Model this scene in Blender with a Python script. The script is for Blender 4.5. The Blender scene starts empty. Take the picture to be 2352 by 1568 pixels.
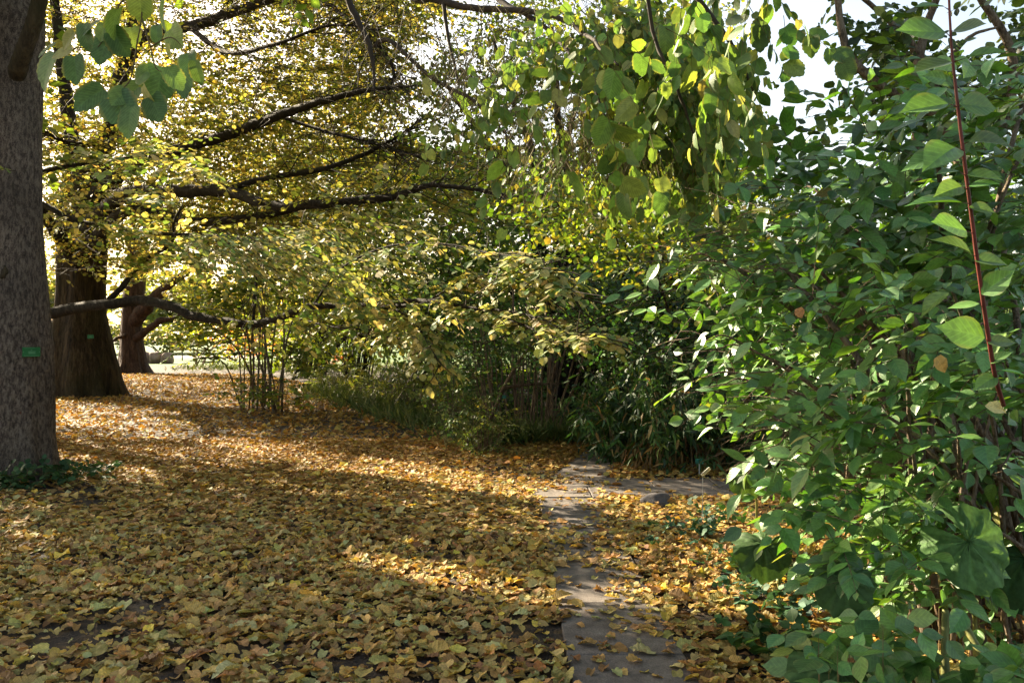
import bpy, math
import numpy as np
rng = np.random.default_rng(11)
R = math.radians
scene = bpy.context.scene
COL = scene.collection
CAM_H, F, CX, HY = 1.6, 2000.0, 1176.0, 775.0      # camera height, focal length and horizon in units of a 2352-wide picture

def P(px, py, d):
    """world point seen at picture position (px, py) at distance d"""
    return np.array([(px-CX)*d/F, d, CAM_H+(HY-py)*d/F])
def PA(a):
    return np.array([P(*q) for q in a])
def G(px, py):
    """ground point seen at picture position"""
    d = CAM_H*F/(py-HY)
    return np.array([(px-CX)*d/F, d, 0.0])
def nrm(v):
    return v/np.maximum(np.linalg.norm(v, axis=-1, keepdims=True), 1e-9)

# ------------------------------------------------------------------ sun
SUN_EL = R(29)
SUN_AZ_V = nrm(np.array([-0.72, 0.69, 0.0]))
SUN = np.array([SUN_AZ_V[0]*math.cos(SUN_EL), SUN_AZ_V[1]*math.cos(SUN_EL), math.sin(SUN_EL)])

# ------------------------------------------------------------------ objects
WLOC = {}
def tag(o, label=None, cat=None, group=None, kind=None):
    if label: o['label'] = label
    if cat: o['category'] = cat
    if group: o['group'] = group
    if kind: o['kind'] = kind
    return o
def thing(name, loc, label, cat, group=None):
    o = bpy.data.objects.new(name, None); COL.objects.link(o)
    o.location = loc; o.empty_display_size = .2
    WLOC[o.name] = np.array(loc, float)
    return tag(o, label, cat, group)
def build(name, parts, parent=None, loc=None, smooth=False):
    """parts: list of dicts V,T,mat[,uv,col] in world coordinates -> ONE mesh object"""
    mats, V, T, MI, UV, CO, off = [], [], [], [], [], [], 0
    for p in parts:
        if len(p['V']) == 0: continue
        if p['mat'] not in mats: mats.append(p['mat'])
        V.append(p['V']); T.append(p['T']+off); off += len(p['V'])
        MI.append(np.full(len(p['T']), mats.index(p['mat']), np.int32))
        UV.append(p.get('uv', np.zeros((len(p['V']), 2))))
        CO.append(p.get('col', np.full((len(p['V']), 3), .2)))
    V, T, MI, UV, CO = map(np.concatenate, (V, T, MI, UV, CO))
    org = np.zeros(3)
    if parent is not None: org = WLOC[parent.name]
    elif loc is not None: org = np.array(loc, float)
    me = bpy.data.meshes.new(name)
    n, m = len(V), len(T)
    me.vertices.add(n); me.vertices.foreach_set('co', (V-org).astype(np.float32).ravel())
    me.loops.add(3*m); me.loops.foreach_set('vertex_index', T.astype(np.int32).ravel())
    me.polygons.add(m); me.polygons.foreach_set('loop_start', np.arange(0, 3*m, 3, dtype=np.int32))
    me.polygons.foreach_set('material_index', MI)
    me.polygons.foreach_set('use_smooth', np.full(m, smooth, bool))
    uvl = me.uv_layers.new(name='UVMap'); uvl.data.foreach_set('uv', UV[T.ravel()].astype(np.float32).ravel())
    ca = me.attributes.new('col', 'FLOAT_COLOR', 'POINT')
    ca.data.foreach_set('color', np.c_[CO, np.ones(n)].astype(np.float32).ravel())
    for mt in mats: me.materials.append(mt)
    me.update(); me.validate()
    o = bpy.data.objects.new(name, me); COL.objects.link(o)
    if parent is not None:
        o.parent = parent; WLOC[o.name] = org
    else:
        o.location = org; WLOC[o.name] = org
    return o
def copy_thing(src, loc, label, group=None):
    r = src.copy(); COL.objects.link(r); r.location = loc; r['label'] = label
    if group: r['group'] = group
    for ch in src.children:
        c = ch.copy(); COL.objects.link(c); c.parent = r
    return r

# ------------------------------------------------------------------ materials
def new_mat(name):
    m = bpy.data.materials.new(name); m.use_nodes = True
    nt = m.node_tree; nt.nodes.clear()
    return m, nt, nt.nodes.new('ShaderNodeOutputMaterial')
def nd(nt, t, **kw):
    n = nt.nodes.new(t)
    for k, v in kw.items():
        if k.startswith('_'): setattr(n, k[1:], v)
        else: n.inputs[k.replace('__', ' ')].default_value = v
    return n
def ramp(nt, src, stops):
    r = nt.nodes.new('ShaderNodeValToRGB'); e = r.color_ramp.elements
    while len(e) < len(stops): e.new(.5)
    for i, (p, c) in enumerate(stops):
        e[i].position = p; e[i].color = (*c, 1) if len(c) == 3 else c
    nt.links.new(src, r.inputs[0]); return r
def leaf_mat(name, trans=.42, rough=.5, vein=.35, spec=.35, tcol=(1.25, 1.15, .55), freq=62., bump=.25, edge=None):
    m, nt, out = new_mat(name); L = nt.links.new
    at = nd(nt, 'ShaderNodeAttribute', _attribute_name='col')
    uv = nd(nt, 'ShaderNodeUVMap')
    sp = nt.nodes.new('ShaderNodeSeparateXYZ'); L(uv.outputs[0], sp.inputs[0])
    du = nd(nt, 'ShaderNodeMath', _operation='SUBTRACT'); L(sp.outputs[0], du.inputs[0]); du.inputs[1].default_value = .5
    ab = nd(nt, 'ShaderNodeMath', _operation='ABSOLUTE'); L(du.outputs[0], ab.inputs[0])
    k = nd(nt, 'ShaderNodeMath', _operation='MULTIPLY_ADD'); L(ab.outputs[0], k.inputs[0]); k.inputs[1].default_value = -.75; L(sp.outputs[1], k.inputs[2])
    ph = nd(nt, 'ShaderNodeMath', _operation='MULTIPLY'); L(k.outputs[0], ph.inputs[0]); ph.inputs[1].default_value = freq
    sn = nd(nt, 'ShaderNodeMath', _operation='SINE'); L(ph.outputs[0], sn.inputs[0])
    mr = nd(nt, 'ShaderNodeMapRange'); L(sn.outputs[0], mr.inputs[0])
    mr.inputs[1].default_value = .45; mr.inputs[2].default_value = 1.; mr.inputs[3].default_value = 0; mr.inputs[4].default_value = 1
    mid = nd(nt, 'ShaderNodeMapRange'); L(ab.outputs[0], mid.inputs[0])
    mid.inputs[1].default_value = .0; mid.inputs[2].default_value = .035; mid.inputs[3].default_value = 1; mid.inputs[4].default_value = 0
    mx = nd(nt, 'ShaderNodeMath', _operation='MAXIMUM'); L(mr.outputs[0], mx.inputs[0]); L(mid.outputs[0], mx.inputs[1])
    no = nd(nt, 'ShaderNodeTexNoise', Scale=60., Detail=3.); L(nt.nodes.new('ShaderNodeTexCoord').outputs['Object'], no.inputs['Vector'])
    nr = nd(nt, 'ShaderNodeMapRange'); L(no.outputs[0], nr.inputs[0])
    nr.inputs[1].default_value = .3; nr.inputs[2].default_value = .7; nr.inputs[3].default_value = .78; nr.inputs[4].default_value = 1.22
    vf = nd(nt, 'ShaderNodeMath', _operation='MULTIPLY_ADD'); L(mx.outputs[0], vf.inputs[0]); vf.inputs[1].default_value = vein; L(nr.outputs[0], vf.inputs[2])
    mul = nd(nt, 'ShaderNodeVectorMath', _operation='SCALE'); L(at.outputs['Color'], mul.inputs[0]); L(vf.outputs[0], mul.inputs['Scale'])
    colr = mul.outputs[0]
    if edge:
        er = nd(nt, 'ShaderNodeMapRange'); L(ab.outputs[0], er.inputs[0])
        er.inputs[1].default_value = .36; er.inputs[2].default_value = .5; er.inputs[3].default_value = 0; er.inputs[4].default_value = .7
        em = nd(nt, 'ShaderNodeMix', _data_type='RGBA'); L(er.outputs[0], em.inputs[0]); L(colr, em.inputs[6]); em.inputs[7].default_value = (*edge, 1)
        colr = em.outputs[2]
    b = nd(nt, 'ShaderNodeBsdfPrincipled', Roughness=rough); b.inputs['Specular IOR Level'].default_value = spec
    L(colr, b.inputs['Base Color'])
    bp = nd(nt, 'ShaderNodeBump', Strength=bump, Distance=.004); L(mx.outputs[0], bp.inputs['Height']); L(bp.outputs[0], b.inputs['Normal'])
    tm = nd(nt, 'ShaderNodeVectorMath', _operation='MULTIPLY'); L(colr, tm.inputs[0]); tm.inputs[1].default_value = tcol
    t = nt.nodes.new('ShaderNodeBsdfTranslucent'); L(tm.outputs[0], t.inputs[0])
    ms = nd(nt, 'ShaderNodeMixShader'); ms.inputs[0].default_value = trans
    L(b.outputs[0], ms.inputs[1]); L(t.outputs[0], ms.inputs[2]); L(ms.outputs[0], out.inputs[0])
    return m
def bark_mat(name, dark, mid, light, sc=9., stretch=.22, bump=.8, moss=None, fine=8., fw=.55):
    m, nt, out = new_mat(name); L = nt.links.new
    tc = nt.nodes.new('ShaderNodeTexCoord')
    mp = nd(nt, 'ShaderNodeMapping'); mp.inputs['Scale'].default_value = (sc, sc, sc*stretch); L(tc.outputs['Object'], mp.inputs[0])
    n1 = nd(nt, 'ShaderNodeTexNoise', Scale=2.2, Detail=8., Roughness=.68); L(mp.outputs[0], n1.inputs['Vector'])
    n2 = nd(nt, 'ShaderNodeTexNoise', Scale=fine, Detail=4., Roughness=.6); L(mp.outputs[0], n2.inputs['Vector'])
    ad = nd(nt, 'ShaderNodeMath', _operation='MULTIPLY_ADD'); L(n2.outputs[0], ad.inputs[0]); ad.inputs[1].default_value = fw; L(n1.outputs[0], ad.inputs[2])
    o_ = (fw-.55)*.5; cr = ramp(nt, ad.outputs[0], [(.60+o_, dark), (.76+o_, mid), (min(.99, .92+o_), light)])
    col = cr.outputs[0]
    if moss:
        n3 = nd(nt, 'ShaderNodeTexNoise', Scale=1.1, Detail=3.); L(tc.outputs['Object'], n3.inputs['Vector'])
        mr = nd(nt, 'ShaderNodeMapRange'); L(n3.outputs[0], mr.inputs[0]); mr.inputs[1].default_value = .48; mr.inputs[2].default_value = .7; mr.inputs[4].default_value = .6
        mm = nd(nt, 'ShaderNodeMix', _data_type='RGBA'); L(mr.outputs[0], mm.inputs[0]); L(col, mm.inputs[6]); mm.inputs[7].default_value = (*moss, 1)
        col = mm.outputs[2]
    b = nd(nt, 'ShaderNodeBsdfPrincipled', Roughness=.85); b.inputs['Specular IOR Level'].default_value = .2
    L(col, b.inputs['Base Color'])
    bp = nd(nt, 'ShaderNodeBump', Strength=bump, Distance=.05); L(ad.outputs[0], bp.inputs['Height']); L(bp.outputs[0], b.inputs['Normal'])
    L(b.outputs[0], out.inputs[0]); return m
def noise_mat(name, stops, sc=5., detail=6., rough=.85, bump=.3, dist=.01, spec=.25):
    m, nt, out = new_mat(name); L = nt.links.new
    tc = nt.nodes.new('ShaderNodeTexCoord')
    n = nd(nt, 'ShaderNodeTexNoise', Scale=sc, Detail=detail, Roughness=.65); L(tc.outputs['Object'], n.inputs['Vector'])
    cr = ramp(nt, n.outputs[0], stops)
    b = nd(nt, 'ShaderNodeBsdfPrincipled', Roughness=rough); b.inputs['Specular IOR Level'].default_value = spec
    L(cr.outputs[0], b.inputs['Base Color'])
    n2 = nd(nt, 'ShaderNodeTexNoise', Scale=sc*7, Detail=5.); L(tc.outputs['Object'], n2.inputs['Vector'])
    bp = nd(nt, 'ShaderNodeBump', Strength=bump, Distance=dist); L(n2.outputs[0], bp.inputs['Height']); L(bp.outputs[0], b.inputs['Normal'])
    L(b.outputs[0], out.inputs[0]); return m

M = {}
M['leaf_yellow'] = leaf_mat('leaf_yellow', trans=.45, rough=.55, spec=.25, tcol=(1.2, 1.12, .6))
M['leaf_green'] = leaf_mat('leaf_green', trans=.42, rough=.45, spec=.35, tcol=(1.5, 1.35, .45))
M['leaf_hazel'] = leaf_mat('leaf_hazel', trans=.42, rough=.5, spec=.3, tcol=(1.12, 1.12, .5), vein=.3, edge=(.42, .34, .09))
M['leaf_dogwood'] = leaf_mat('leaf_dogwood', trans=.26, rough=.38, spec=.5, tcol=(1.5, 1.5, .4), vein=.26, freq=40., bump=.22, edge=(.17, .19, .07))
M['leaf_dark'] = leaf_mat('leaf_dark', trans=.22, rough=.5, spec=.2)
M['leaf_litter'] = leaf_mat('leaf_litter', trans=.22, rough=.6, spec=.22, vein=.3, freq=52., bump=.5, tcol=(1.1, 1., .6))
M['leaf_big'] = leaf_mat('leaf_big', trans=.2, rough=.6, spec=.15, vein=.4, freq=26., bump=.8)
M['bark_grey'] = bark_mat('bark_grey', (.036, .026, .021), (.145, .103, .078), (.31, .24, .18), sc=15, stretch=.38, bump=1., moss=(.05, .042, .032), fine=16., fw=.8)
M['bark_brown'] = bark_mat('bark_brown', (.012, .008, .005), (.04, .026, .014), (.085, .058, .032), sc=4, stretch=.12, bump=1., moss=(.04, .035, .012))
M['bark_red'] = bark_mat('bark_red', (.013, .007, .005), (.042, .022, .014), (.08, .045, .028), sc=4, stretch=.15)
M['bark_limb'] = bark_mat('bark_limb', (.007, .005, .003), (.018, .013, .008), (.045, .033, .02), sc=9, stretch=.5, moss=(.025, .022, .008))
M['bark_pale'] = bark_mat('bark_pale', (.06, .045, .03), (.15, .11, .075), (.24, .19, .13), sc=10, stretch=.4)
M['stem_brown'] = bark_mat('stem_brown', (.05, .03, .017), (.13, .085, .05), (.22, .16, .10), sc=14, stretch=.15)
M['twig_dark'] = noise_mat('twig_dark', [(.3, (.018, .012, .007)), (.7, (.05, .035, .02))], sc=8, bump=0)
M['twig_green'] = noise_mat('twig_green', [(.3, (.10, .07, .03)), (.7, (.16, .12, .05))], sc=8, bump=0)
M['shoot_red'] = noise_mat('shoot_red', [(.35, (.10, .028, .02)), (.65, (.20, .045, .036))], sc=9, bump=.05, rough=.5)
M['stalk'] = noise_mat('stalk', [(.3, (.10, .12, .03)), (.7, (.20, .19, .06))], sc=12, rough=.55, bump=.2)

# ------------------------------------------------------------------ geometry
def template(v, w, ev=None, cup=0.):
    """leaf along +y (0..1), half widths w at rows v; ev = shift of the edge points along y"""
    v = np.array(v, float); w = np.array(w, float); ev = np.zeros(len(v)) if ev is None else np.array(ev, float)
    vt, uv, rows = [], [], []
    mw = w.max()
    for a, b, e in zip(v, w, ev):
        if b < 1e-4:
            rows.append([len(vt)]); vt.append((0, a, 0)); uv.append((.5, a))
        else:
            rows.append([len(vt)+i for i in range(3)])
            for s in (-1, 0, 1):
                vt.append((s*b, a+(e if s else 0), 0)); uv.append((.5+.5*s*b/mw, a+(e if s else 0)))
    t = []
    for r0, r1 in zip(rows[:-1], rows[1:]):
        if len(r0) == 1 and len(r1) == 3: t += [(r0[0], r1[1], r1[0]), (r0[0], r1[2], r1[1])]
        elif len(r0) == 3 and len(r1) == 1: t += [(r0[0], r0[1], r1[0]), (r0[1], r0[2], r1[0])]
        else:
            for i in (0, 1): t += [(r0[i], r0[i+1], r1[i+1]), (r0[i], r1[i+1], r1[i])]
    return np.array(vt, float), np.array(t, int), np.array(uv, float)
TP = {}
TP['far'] = template([0, .42, 1], [0, .36, 0])
TP['mid'] = template([0, .2, .55, .82, 1], [0, .27, .38, .22, 0])
_v = [0, .05, .14, .22, .30, .38, .46, .54, .62, .70, .77, .84, .91, 1]
_w = [0, .27, .40, .42, .47, .44, .48, .43, .45, .36, .34, .21, .16, 0]
TP['hazel'] = template(_v, _w, [0, -.10, -.06, -.02, 0, -.02, 0, -.02, 0, -.02, 0, -.02, 0, 0])
TP['dogwood'] = template([0, .07, .2, .35, .5, .64, .77, .88, 1], [0, .09, .22, .285, .29, .24, .15, .06, 0])
TP['bamboo'] = template([0, .12, .45, 1], [0, .065, .085, 0])
TP['litter'] = template([0, .08, .24, .42, .6, .78, 1], [0, .30, .41, .46, .40, .27, 0], [0, -.06, 0, -.04, 0, -.02, 0])

def leaves(tp, pos, ax, no, size, col, mat, fold=.12, curl=.15, wid=1., warp=0., cjit=0.):
    tv, tt, tuv = TP[tp]; N, k = len(pos), len(tv)
    ax = nrm(ax); X = nrm(np.cross(ax, no)); Z = np.cross(X, ax)
    fo = fold*(.4+1.2*rng.random((N, 1))); cu = curl*(rng.random((N, 1))*1.8-.3)
    x = tv[None, :, 0]*wid*(.85+.3*rng.random((N, 1))); y = np.repeat(tv[None, :, 1], N, 0)
    z = fo*np.abs(tv[None, :, 0])*2*.5 - cu*y*y
    if warp:
        ph = rng.random((N, 1))*6.28; tw = (rng.random((N, 1))-.5)*2
        z = z+warp*(np.sin(y*7+ph)*.5*np.abs(tv[None, :, 0])*2+tw*tv[None, :, 0]*y*2) + warp*.35*rng.standard_normal((N, k))*(np.abs(tv[None, :, 0]) > .01)
        x = x*(1-warp*.5*rng.random((N, 1)))
    s = np.asarray(size).reshape(-1, 1, 1)*np.ones((N, 1, 1))
    V = pos[:, None, :]+s*(x[..., None]*X[:, None]+y[..., None]*ax[:, None]+z[..., None]*Z[:, None])
    T = tt[None]+(np.arange(N)*k)[:, None, None]
    C = np.repeat(col[:, None, :], k, 1)
    if cjit: C = C*(1+cjit*rng.standard_normal((N, k, 1)))
    return dict(V=V.reshape(-1, 3), T=T.reshape(-1, 3), uv=np.tile(tuv, (N, 1)), col=np.clip(C.reshape(-1, 3), .003, .9), mat=mat)
def palette(pal, w, n, jit=.18):
    pal = np.array(pal); w = np.array(w, float)/sum(w)
    c = pal[rng.choice(len(pal), n, p=w)]
    return c*(1+jit*rng.standard_normal((n, 1)))*(1+.06*rng.standard_normal((n, 3)))
def twigs(A, B, C, r, mat):
    """three-sided bent twigs A-B-C"""
    N = len(A); D = nrm(C-A); X = nrm(np.cross(D, np.array([.3, .2, 1.]))); Y = np.cross(D, X)
    r = np.asarray(r).reshape(-1, 1)*np.ones((N, 1)); V = []
    for Q, f in ((A, 1.), (B, .7), (C, .25)):
        for a in (0, 2.094, 4.189): V.append(Q+r*f*(math.cos(a)*X+math.sin(a)*Y))
    V = np.stack(V, 1); t = []
    for i in (0, 3):
        for j in range(3):
            a, b = i+j, i+(j+1) % 3; t += [(a, b, b+3), (a, b+3, a+3)]
    T = np.array(t)[None]+(np.arange(N)*9)[:, None, None]
    return dict(V=V.reshape(-1, 3), T=T.reshape(-1, 3), mat=mat)
Z3 = np.array([0., 0, 1])
def foliage(P0, D, L, m, lsize, pal, w, mat, tp='mid', tilt=.3, droop=.15, spread=.95, jit=.35, ldroop=.15, fold=.12, curl=.15,
            twig=None, tr=.004, bias=None, wid=1., opposite=False, mixpal=.6, keep=None, lsd=.22):
    """leafy shoots starting at P0 along D (length L, m leaves each)"""
    N = len(P0); D = nrm(D); L = np.asarray(L).reshape(-1, 1)*np.ones((N, 1))
    up = Z3+tilt*rng.standard_normal((N, 3))
    if bias is not None: up = up+bias
    n0 = nrm(up-(up*D).sum(1, keepdims=True)*D); S = np.cross(D, n0)
    idx = np.arange(m)//2*2 if opposite else np.arange(m)
    s = np.clip((idx[None]+1+(.15 if opposite else .8)*(rng.random((N, m))-.5))/m, .05, 1)[..., None]
    pos = P0[:, None]+s*L[:, None]*D[:, None]-droop*L[:, None]*s**2*Z3
    T = nrm(D[:, None]-2*droop*s*Z3)
    sg = np.where(np.arange(m) % 2 == 0, 1., -1.)[None, :, None]
    a = (spread+.25*rng.standard_normal((N, m, 1)))*np.where(s > .93, .45, 1.)
    ax = T*np.cos(a)+sg*S[:, None]*np.sin(a)-Z3*(ldroop*(.4+1.2*rng.random((N, m, 1))))
    no = n0[:, None]+jit*rng.standard_normal((N, m, 3))
    sz = lsize*(1+lsd*rng.standard_normal((N, m))).clip(.4, 1.6)
    c1 = palette(pal, w, N)[:, None]*np.ones((1, m, 1)); c2 = palette(pal, w, N*m).reshape(N, m, 3)
    c = np.where(rng.random((N, m, 1)) < mixpal, c2, c1)
    pos, ax, no, sz, c = pos.reshape(-1, 3), ax.reshape(-1, 3), no.reshape(-1, 3), sz.ravel(), c.reshape(-1, 3)
    if keep is not None:
        k = keep(pos); pos, ax, no, sz, c = pos[k], ax[k], no[k], sz[k], c[k]
    out = [leaves(tp, pos, ax, no, sz, c, mat, fold, curl, wid)]
    if twig is not None:
        B = P0+.5*L*D-droop*.25*L*Z3; C = P0+L*D-droop*L*Z3
        out.append(twigs(P0, B, C, tr, twig))
    return out
def spline(pts, n):
    pts = np.array(pts, float); q = np.vstack([2*pts[0]-pts[1], pts, 2*pts[-1]-pts[-2]])
    t = np.linspace(0, len(pts)-1-1e-6, n); i = t.astype(int); f = (t-i)[:, None]
    a, b, c, d = q[i], q[i+1], q[i+2], q[i+3]
    return .5*(2*b+(c-a)*f+(2*a-5*b+4*c-d)*f**2+(3*b-a-3*c+d)*f**3)
def tube(pts, r, mat, seg=7, n=None, rough=.08, wob=0.):
    pts = np.array(pts, float); n = n or max(6, 5*len(pts))
    Q = spline(pts, n)
    r = np.interp(np.linspace(0, 1, n), np.linspace(0, 1, len(r)), r)
    if wob:
        k = np.cumsum(rng.standard_normal((n, 3)), 0); k -= np.linspace(0, 1, n)[:, None]*k[-1]; Q = Q+wob*k*r.mean()
    T = nrm(np.gradient(Q, axis=0)); X = nrm(np.cross(T, np.array([.21, .35, .9])+.0*T)); Y = np.cross(T, X)
    a = np.linspace(0, 2*np.pi, seg, endpoint=False)
    rr = r[:, None]*(1+rough*rng.standard_normal((n, seg)))
    V = Q[:, None]+rr[..., None]*(np.cos(a)[None, :, None]*X[:, None]+np.sin(a)[None, :, None]*Y[:, None])
    i, j = np.meshgrid(np.arange(n-1), np.arange(seg), indexing='ij'); j2 = (j+1) % seg
    A, B, C, D = i*seg+j, i*seg+j2, (i+1)*seg+j2, (i+1)*seg+j
    Tt = np.concatenate([np.stack([A, B, C], -1).reshape(-1, 3), np.stack([A, C, D], -1).reshape(-1, 3)])
    V = np.vstack([V.reshape(-1, 3), Q[-1:], Q[:1]]); e = n*seg
    jj = np.arange(seg)
    Tt = np.vstack([Tt, np.stack([(n-1)*seg+jj, (n-1)*seg+(jj+1) % seg, np.full(seg, e)], -1), np.stack([(jj+1) % seg, jj, np.full(seg, e+1)], -1)])
    return dict(V=V, T=Tt, mat=mat)
def trunk_mesh(cx, cy, prof, mat, flute=.06, kf=7, seg=64, root=.5, nz=60, seed=0):
    """prof: rows z, centre dx, dy, radius"""
    g = np.random.default_rng(seed); prof = np.array(prof, float)
    z0, z1 = prof[0, 0], prof[-1, 0]
    z = z0+(z1-z0)*np.linspace(0, 1, nz)**1.5
    dx, dy, r = (np.interp(z, prof[:, 0], prof[:, i]) for i in (1, 2, 3))
    a = np.linspace(0, 2*np.pi, seg, endpoint=False)
    f = np.zeros((nz, seg))
    for k in range(2, kf+6):
        ph = g.random()*6.28+.25*np.sin(z*1.3+g.random()*6)[:, None]
        amp = (1. if k <= kf else .4)/k
        f += amp*np.cos(k*a[None]+ph)
    rel = np.exp(-np.maximum(z, 0)/.55)[:, None]
    lob = sum(np.cos(k*a+g.random()*6.28)*w_ for k, w_ in ((5, .5), (7, .6), (11, .35), (3, .35)))
    rr = r[:, None]*(1+flute*f+root*rel*np.maximum(-.15, lob)[None]*.5+.006*g.standard_normal((nz, seg)))
    V = np.stack([cx+dx[:, None]+rr*np.cos(a), cy+dy[:, None]+rr*np.sin(a), np.repeat(z[:, None], seg, 1)], -1)
    i, j = np.meshgrid(np.arange(nz-1), np.arange(seg), indexing='ij'); j2 = (j+1) % seg
    A, B, C, D = i*seg+j, i*seg+j2, (i+1)*seg+j2, (i+1)*seg+j
    T = np.concatenate([np.stack([A, B, C], -1).reshape(-1, 3), np.stack([A, C, D], -1).reshape(-1, 3)])
    return dict(V=V.reshape(-1, 3), T=T, mat=mat)
def inpoly(poly, x, y):
    poly = np.array(poly, float); c = np.zeros(len(x), bool); j = len(poly)-1
    for i in range(len(poly)):
        xi, yi, xj, yj = *poly[i], *poly[j]
        c ^= ((yi > y) != (yj > y)) & (x < (xj-xi)*(y-yi)/(yj-yi+1e-9)+xi); j = i
    return c
def region(poly, d0, d1, n, clump=0., seed=1, holes=()):
    """n points spread through the volume that the polygon covers between distances d0 and d1"""
    p = np.array(poly, float); lo, hi = p.min(0), p.max(0); out = np.zeros((0, 3)); g = np.random.default_rng(seed)
    ph = g.random((8, 3))*6.28; fr = g.standard_normal((8, 3))*np.array([1, 1, 1])
    while len(out) < n:
        x = lo[0]+(hi[0]-lo[0])*rng.random(4*n); y = lo[1]+(hi[1]-lo[1])*rng.random(4*n)
        k = inpoly(p, x, y)
        for hp, pr in holes: k &= ~(inpoly(hp, x, y) & (rng.random(len(x)) < pr))
        x, y = x[k], y[k]; d = d0+(d1-d0)*rng.random(len(x))
        Q = np.stack([(x-CX)*d/F, d, CAM_H+(HY-y)*d/F], 1)
        if clump:
            v = np.zeros(len(Q))
            for f_, p_ in zip(fr, ph): v += np.sin(Q@(f_*clump)+p_[0])
            Q = Q[v/2.8 > rng.standard_normal(len(Q))*.35-.15]
        out = np.vstack([out, Q])
    return out[:n]
def rdir(n, base=(0, 0, 0), s=1., flat=.35):
    return nrm(np.array(base, float)+s*rng.standard_normal((n, 3))*np.array([1, 1, flat]))
def ngrid(x, y, fr, seed):
    g = np.random.default_rng(seed); v = np.zeros_like(x)
    for _ in range(6):
        k = g.standard_normal(2)*fr; v += np.sin(x*k[0]+y*k[1]+g.random()*6.28)
    return v/2.45

# ------------------------------------------------------------------ sun gaps: where light must reach, the overhead crowns stay thin
UX = np.array([SUN_AZ_V[1], -SUN_AZ_V[0], 0])        # horizontal, across the sun
def uof(p): return p@UX
LIT = []     # (centre, radius)
def keep_streak(p): return keep_light(p, 1e9)
def keep_light(p, tmin=1.2, prob=.93):
    """False for leaves that would block the sun from reaching the places the light falls on"""
    k = np.ones(len(p), bool)
    g = p-(p[:, 2:3]/SUN[2])*SUN                   # where this leaf's shadow falls on level ground
    u = g@UX
    edge = .10*np.sin(g[:, 0]*2.1)+.07*np.sin(g[:, 1]*3.7+1)
    on = (np.abs(u-6.5+edge) < .5) & (g[:, 0] > -9.5) & (g[:, 0] < .6)
    on |= (np.abs(u-7.35+edge) < .2) & (g[:, 0] < -4)
    k &= ~(on & (rng.random(len(p)) < .995))
    for c, r in LIT:
        w = p-np.array(c); t = w@SUN; dd = np.linalg.norm(w-t[:, None]*SUN, axis=1)
        k &= ~((t > tmin) & (dd < r) & (rng.random(len(p)) < prob))
    return k
for px, py, r in ((1010, 1335, .28), (1180, 1350, .25), (1270, 1395, .22), (1400, 1375, .25), (880, 1310, .18), (1340, 1185, .3), (1300, 1160, .3)):
    LIT.append((G(px, py), r))
for px, py, d, r in ((1500, 790, 4.6, .35), (1600, 870, 4.6, .35), (1680, 930, 4.5, .35), (1780, 1190, 4., .4), (1900, 1200, 3.95, .42), (2050, 1190, 3.9, .42),
                     (2150, 1260, 3.9, .4), (1720, 1010, 4.4, .4), (1830, 1100, 4.1, .45), (2000, 1080, 3.95, .45), (2180, 1130, 3.9, .4), (1960, 880, 3.9, .4), (2200, 900, 3.7, .4), (1700, 700, 5.2, .4), (1900, 560, 5, .4), (1900, 980, 4., .35), (1850, 790, 3.9, .35), (2050, 760, 3.8, .4), (2240, 400, 2.2, .35), (2230, 250, 2.2, .3), (2100, 900, 3.8, .35), (1640, 640, 6, .5), (1500, 500, 10.5, 1.1), (1350, 450, 10.5, 1.1), (1450, 600, 11, 1.1), (1620, 480, 10.5, 1.1), (1650, 600, 10.5, 1.), (1500, 690, 11, 1.), (1380, 740, 11.5, .8), (1750, 540, 9.5, .9), (1250, 560, 12, .9), (1600, 760, 11, .6), (1830, 450, 6, .6), (1950, 400, 5.5, .5)):
    LIT.append((P(px, py, d), r))
for q in ((340, 40, 3.15), (390, 90, 3.1)): LIT.append((P(*q), .16))
for q in ((1000, 640, 9), (1150, 700, 8), (1250, 760, 7.4), (1120, 600, 8.5), (850, 600, 10), (700, 650, 11)): LIT.append((P(*q), 1.2))
for q in ((1350, 150, 4.), (1500, 250, 4.), (1200, 200, 5.5), (1050, 120, 6), (1400, 330, 5), (1250, 60, 5), (1450, 60, 4.5), (1600, 200, 4.2), (1000, 220, 6.5)): LIT.append((P(*q), .95))

# ================================================================== SETTING
def quadsheet(name, x0, x1, y0, y1, z, mat, nx=1, ny=1, label=None, kind='structure', cat=None):
    gx, gy = np.meshgrid(np.linspace(x0, x1, nx+1), np.linspace(y0, y1, ny+1), indexing='ij')
    V = np.stack([gx.ravel(), gy.ravel(), np.full(gx.size, z)], 1)
    i, j = np.meshgrid(np.arange(nx), np.arange(ny), indexing='ij'); k = ny+1
    A, B, C, D = (i*k+j), ((i+1)*k+j), ((i+1)*k+j+1), (i*k+j+1)
    T = np.concatenate([np.stack([A, B, C], -1).reshape(-1, 3), np.stack([A, C, D], -1).reshape(-1, 3)])
    o = build(name, [dict(V=V, T=T, mat=mat)]); return tag(o, label, cat, kind=kind)
M['soil'] = noise_mat('soil', [(.35, (.016, .013, .012)), (.52, (.04, .03, .022)), (.66, (.10, .058, .022))], sc=9, detail=8, bump=.9, dist=.02)
M['lawn'] = noise_mat('lawn', [(.3, (.025, .07, .010)), (.7, (.07, .13, .022))], sc=.6, detail=9, bump=.6, dist=.05)
M['gravel'] = noise_mat('gravel', [(.3, (.22, .18, .14)), (.7, (.34, .29, .24))], sc=3)
M['slab'] = noise_mat('slab', [(.3, (.07, .058, .05)), (.5, (.125, .105, .09)), (.7, (.18, .155, .135))], sc=7, detail=10, bump=.5, dist=.004, rough=.75)
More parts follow.
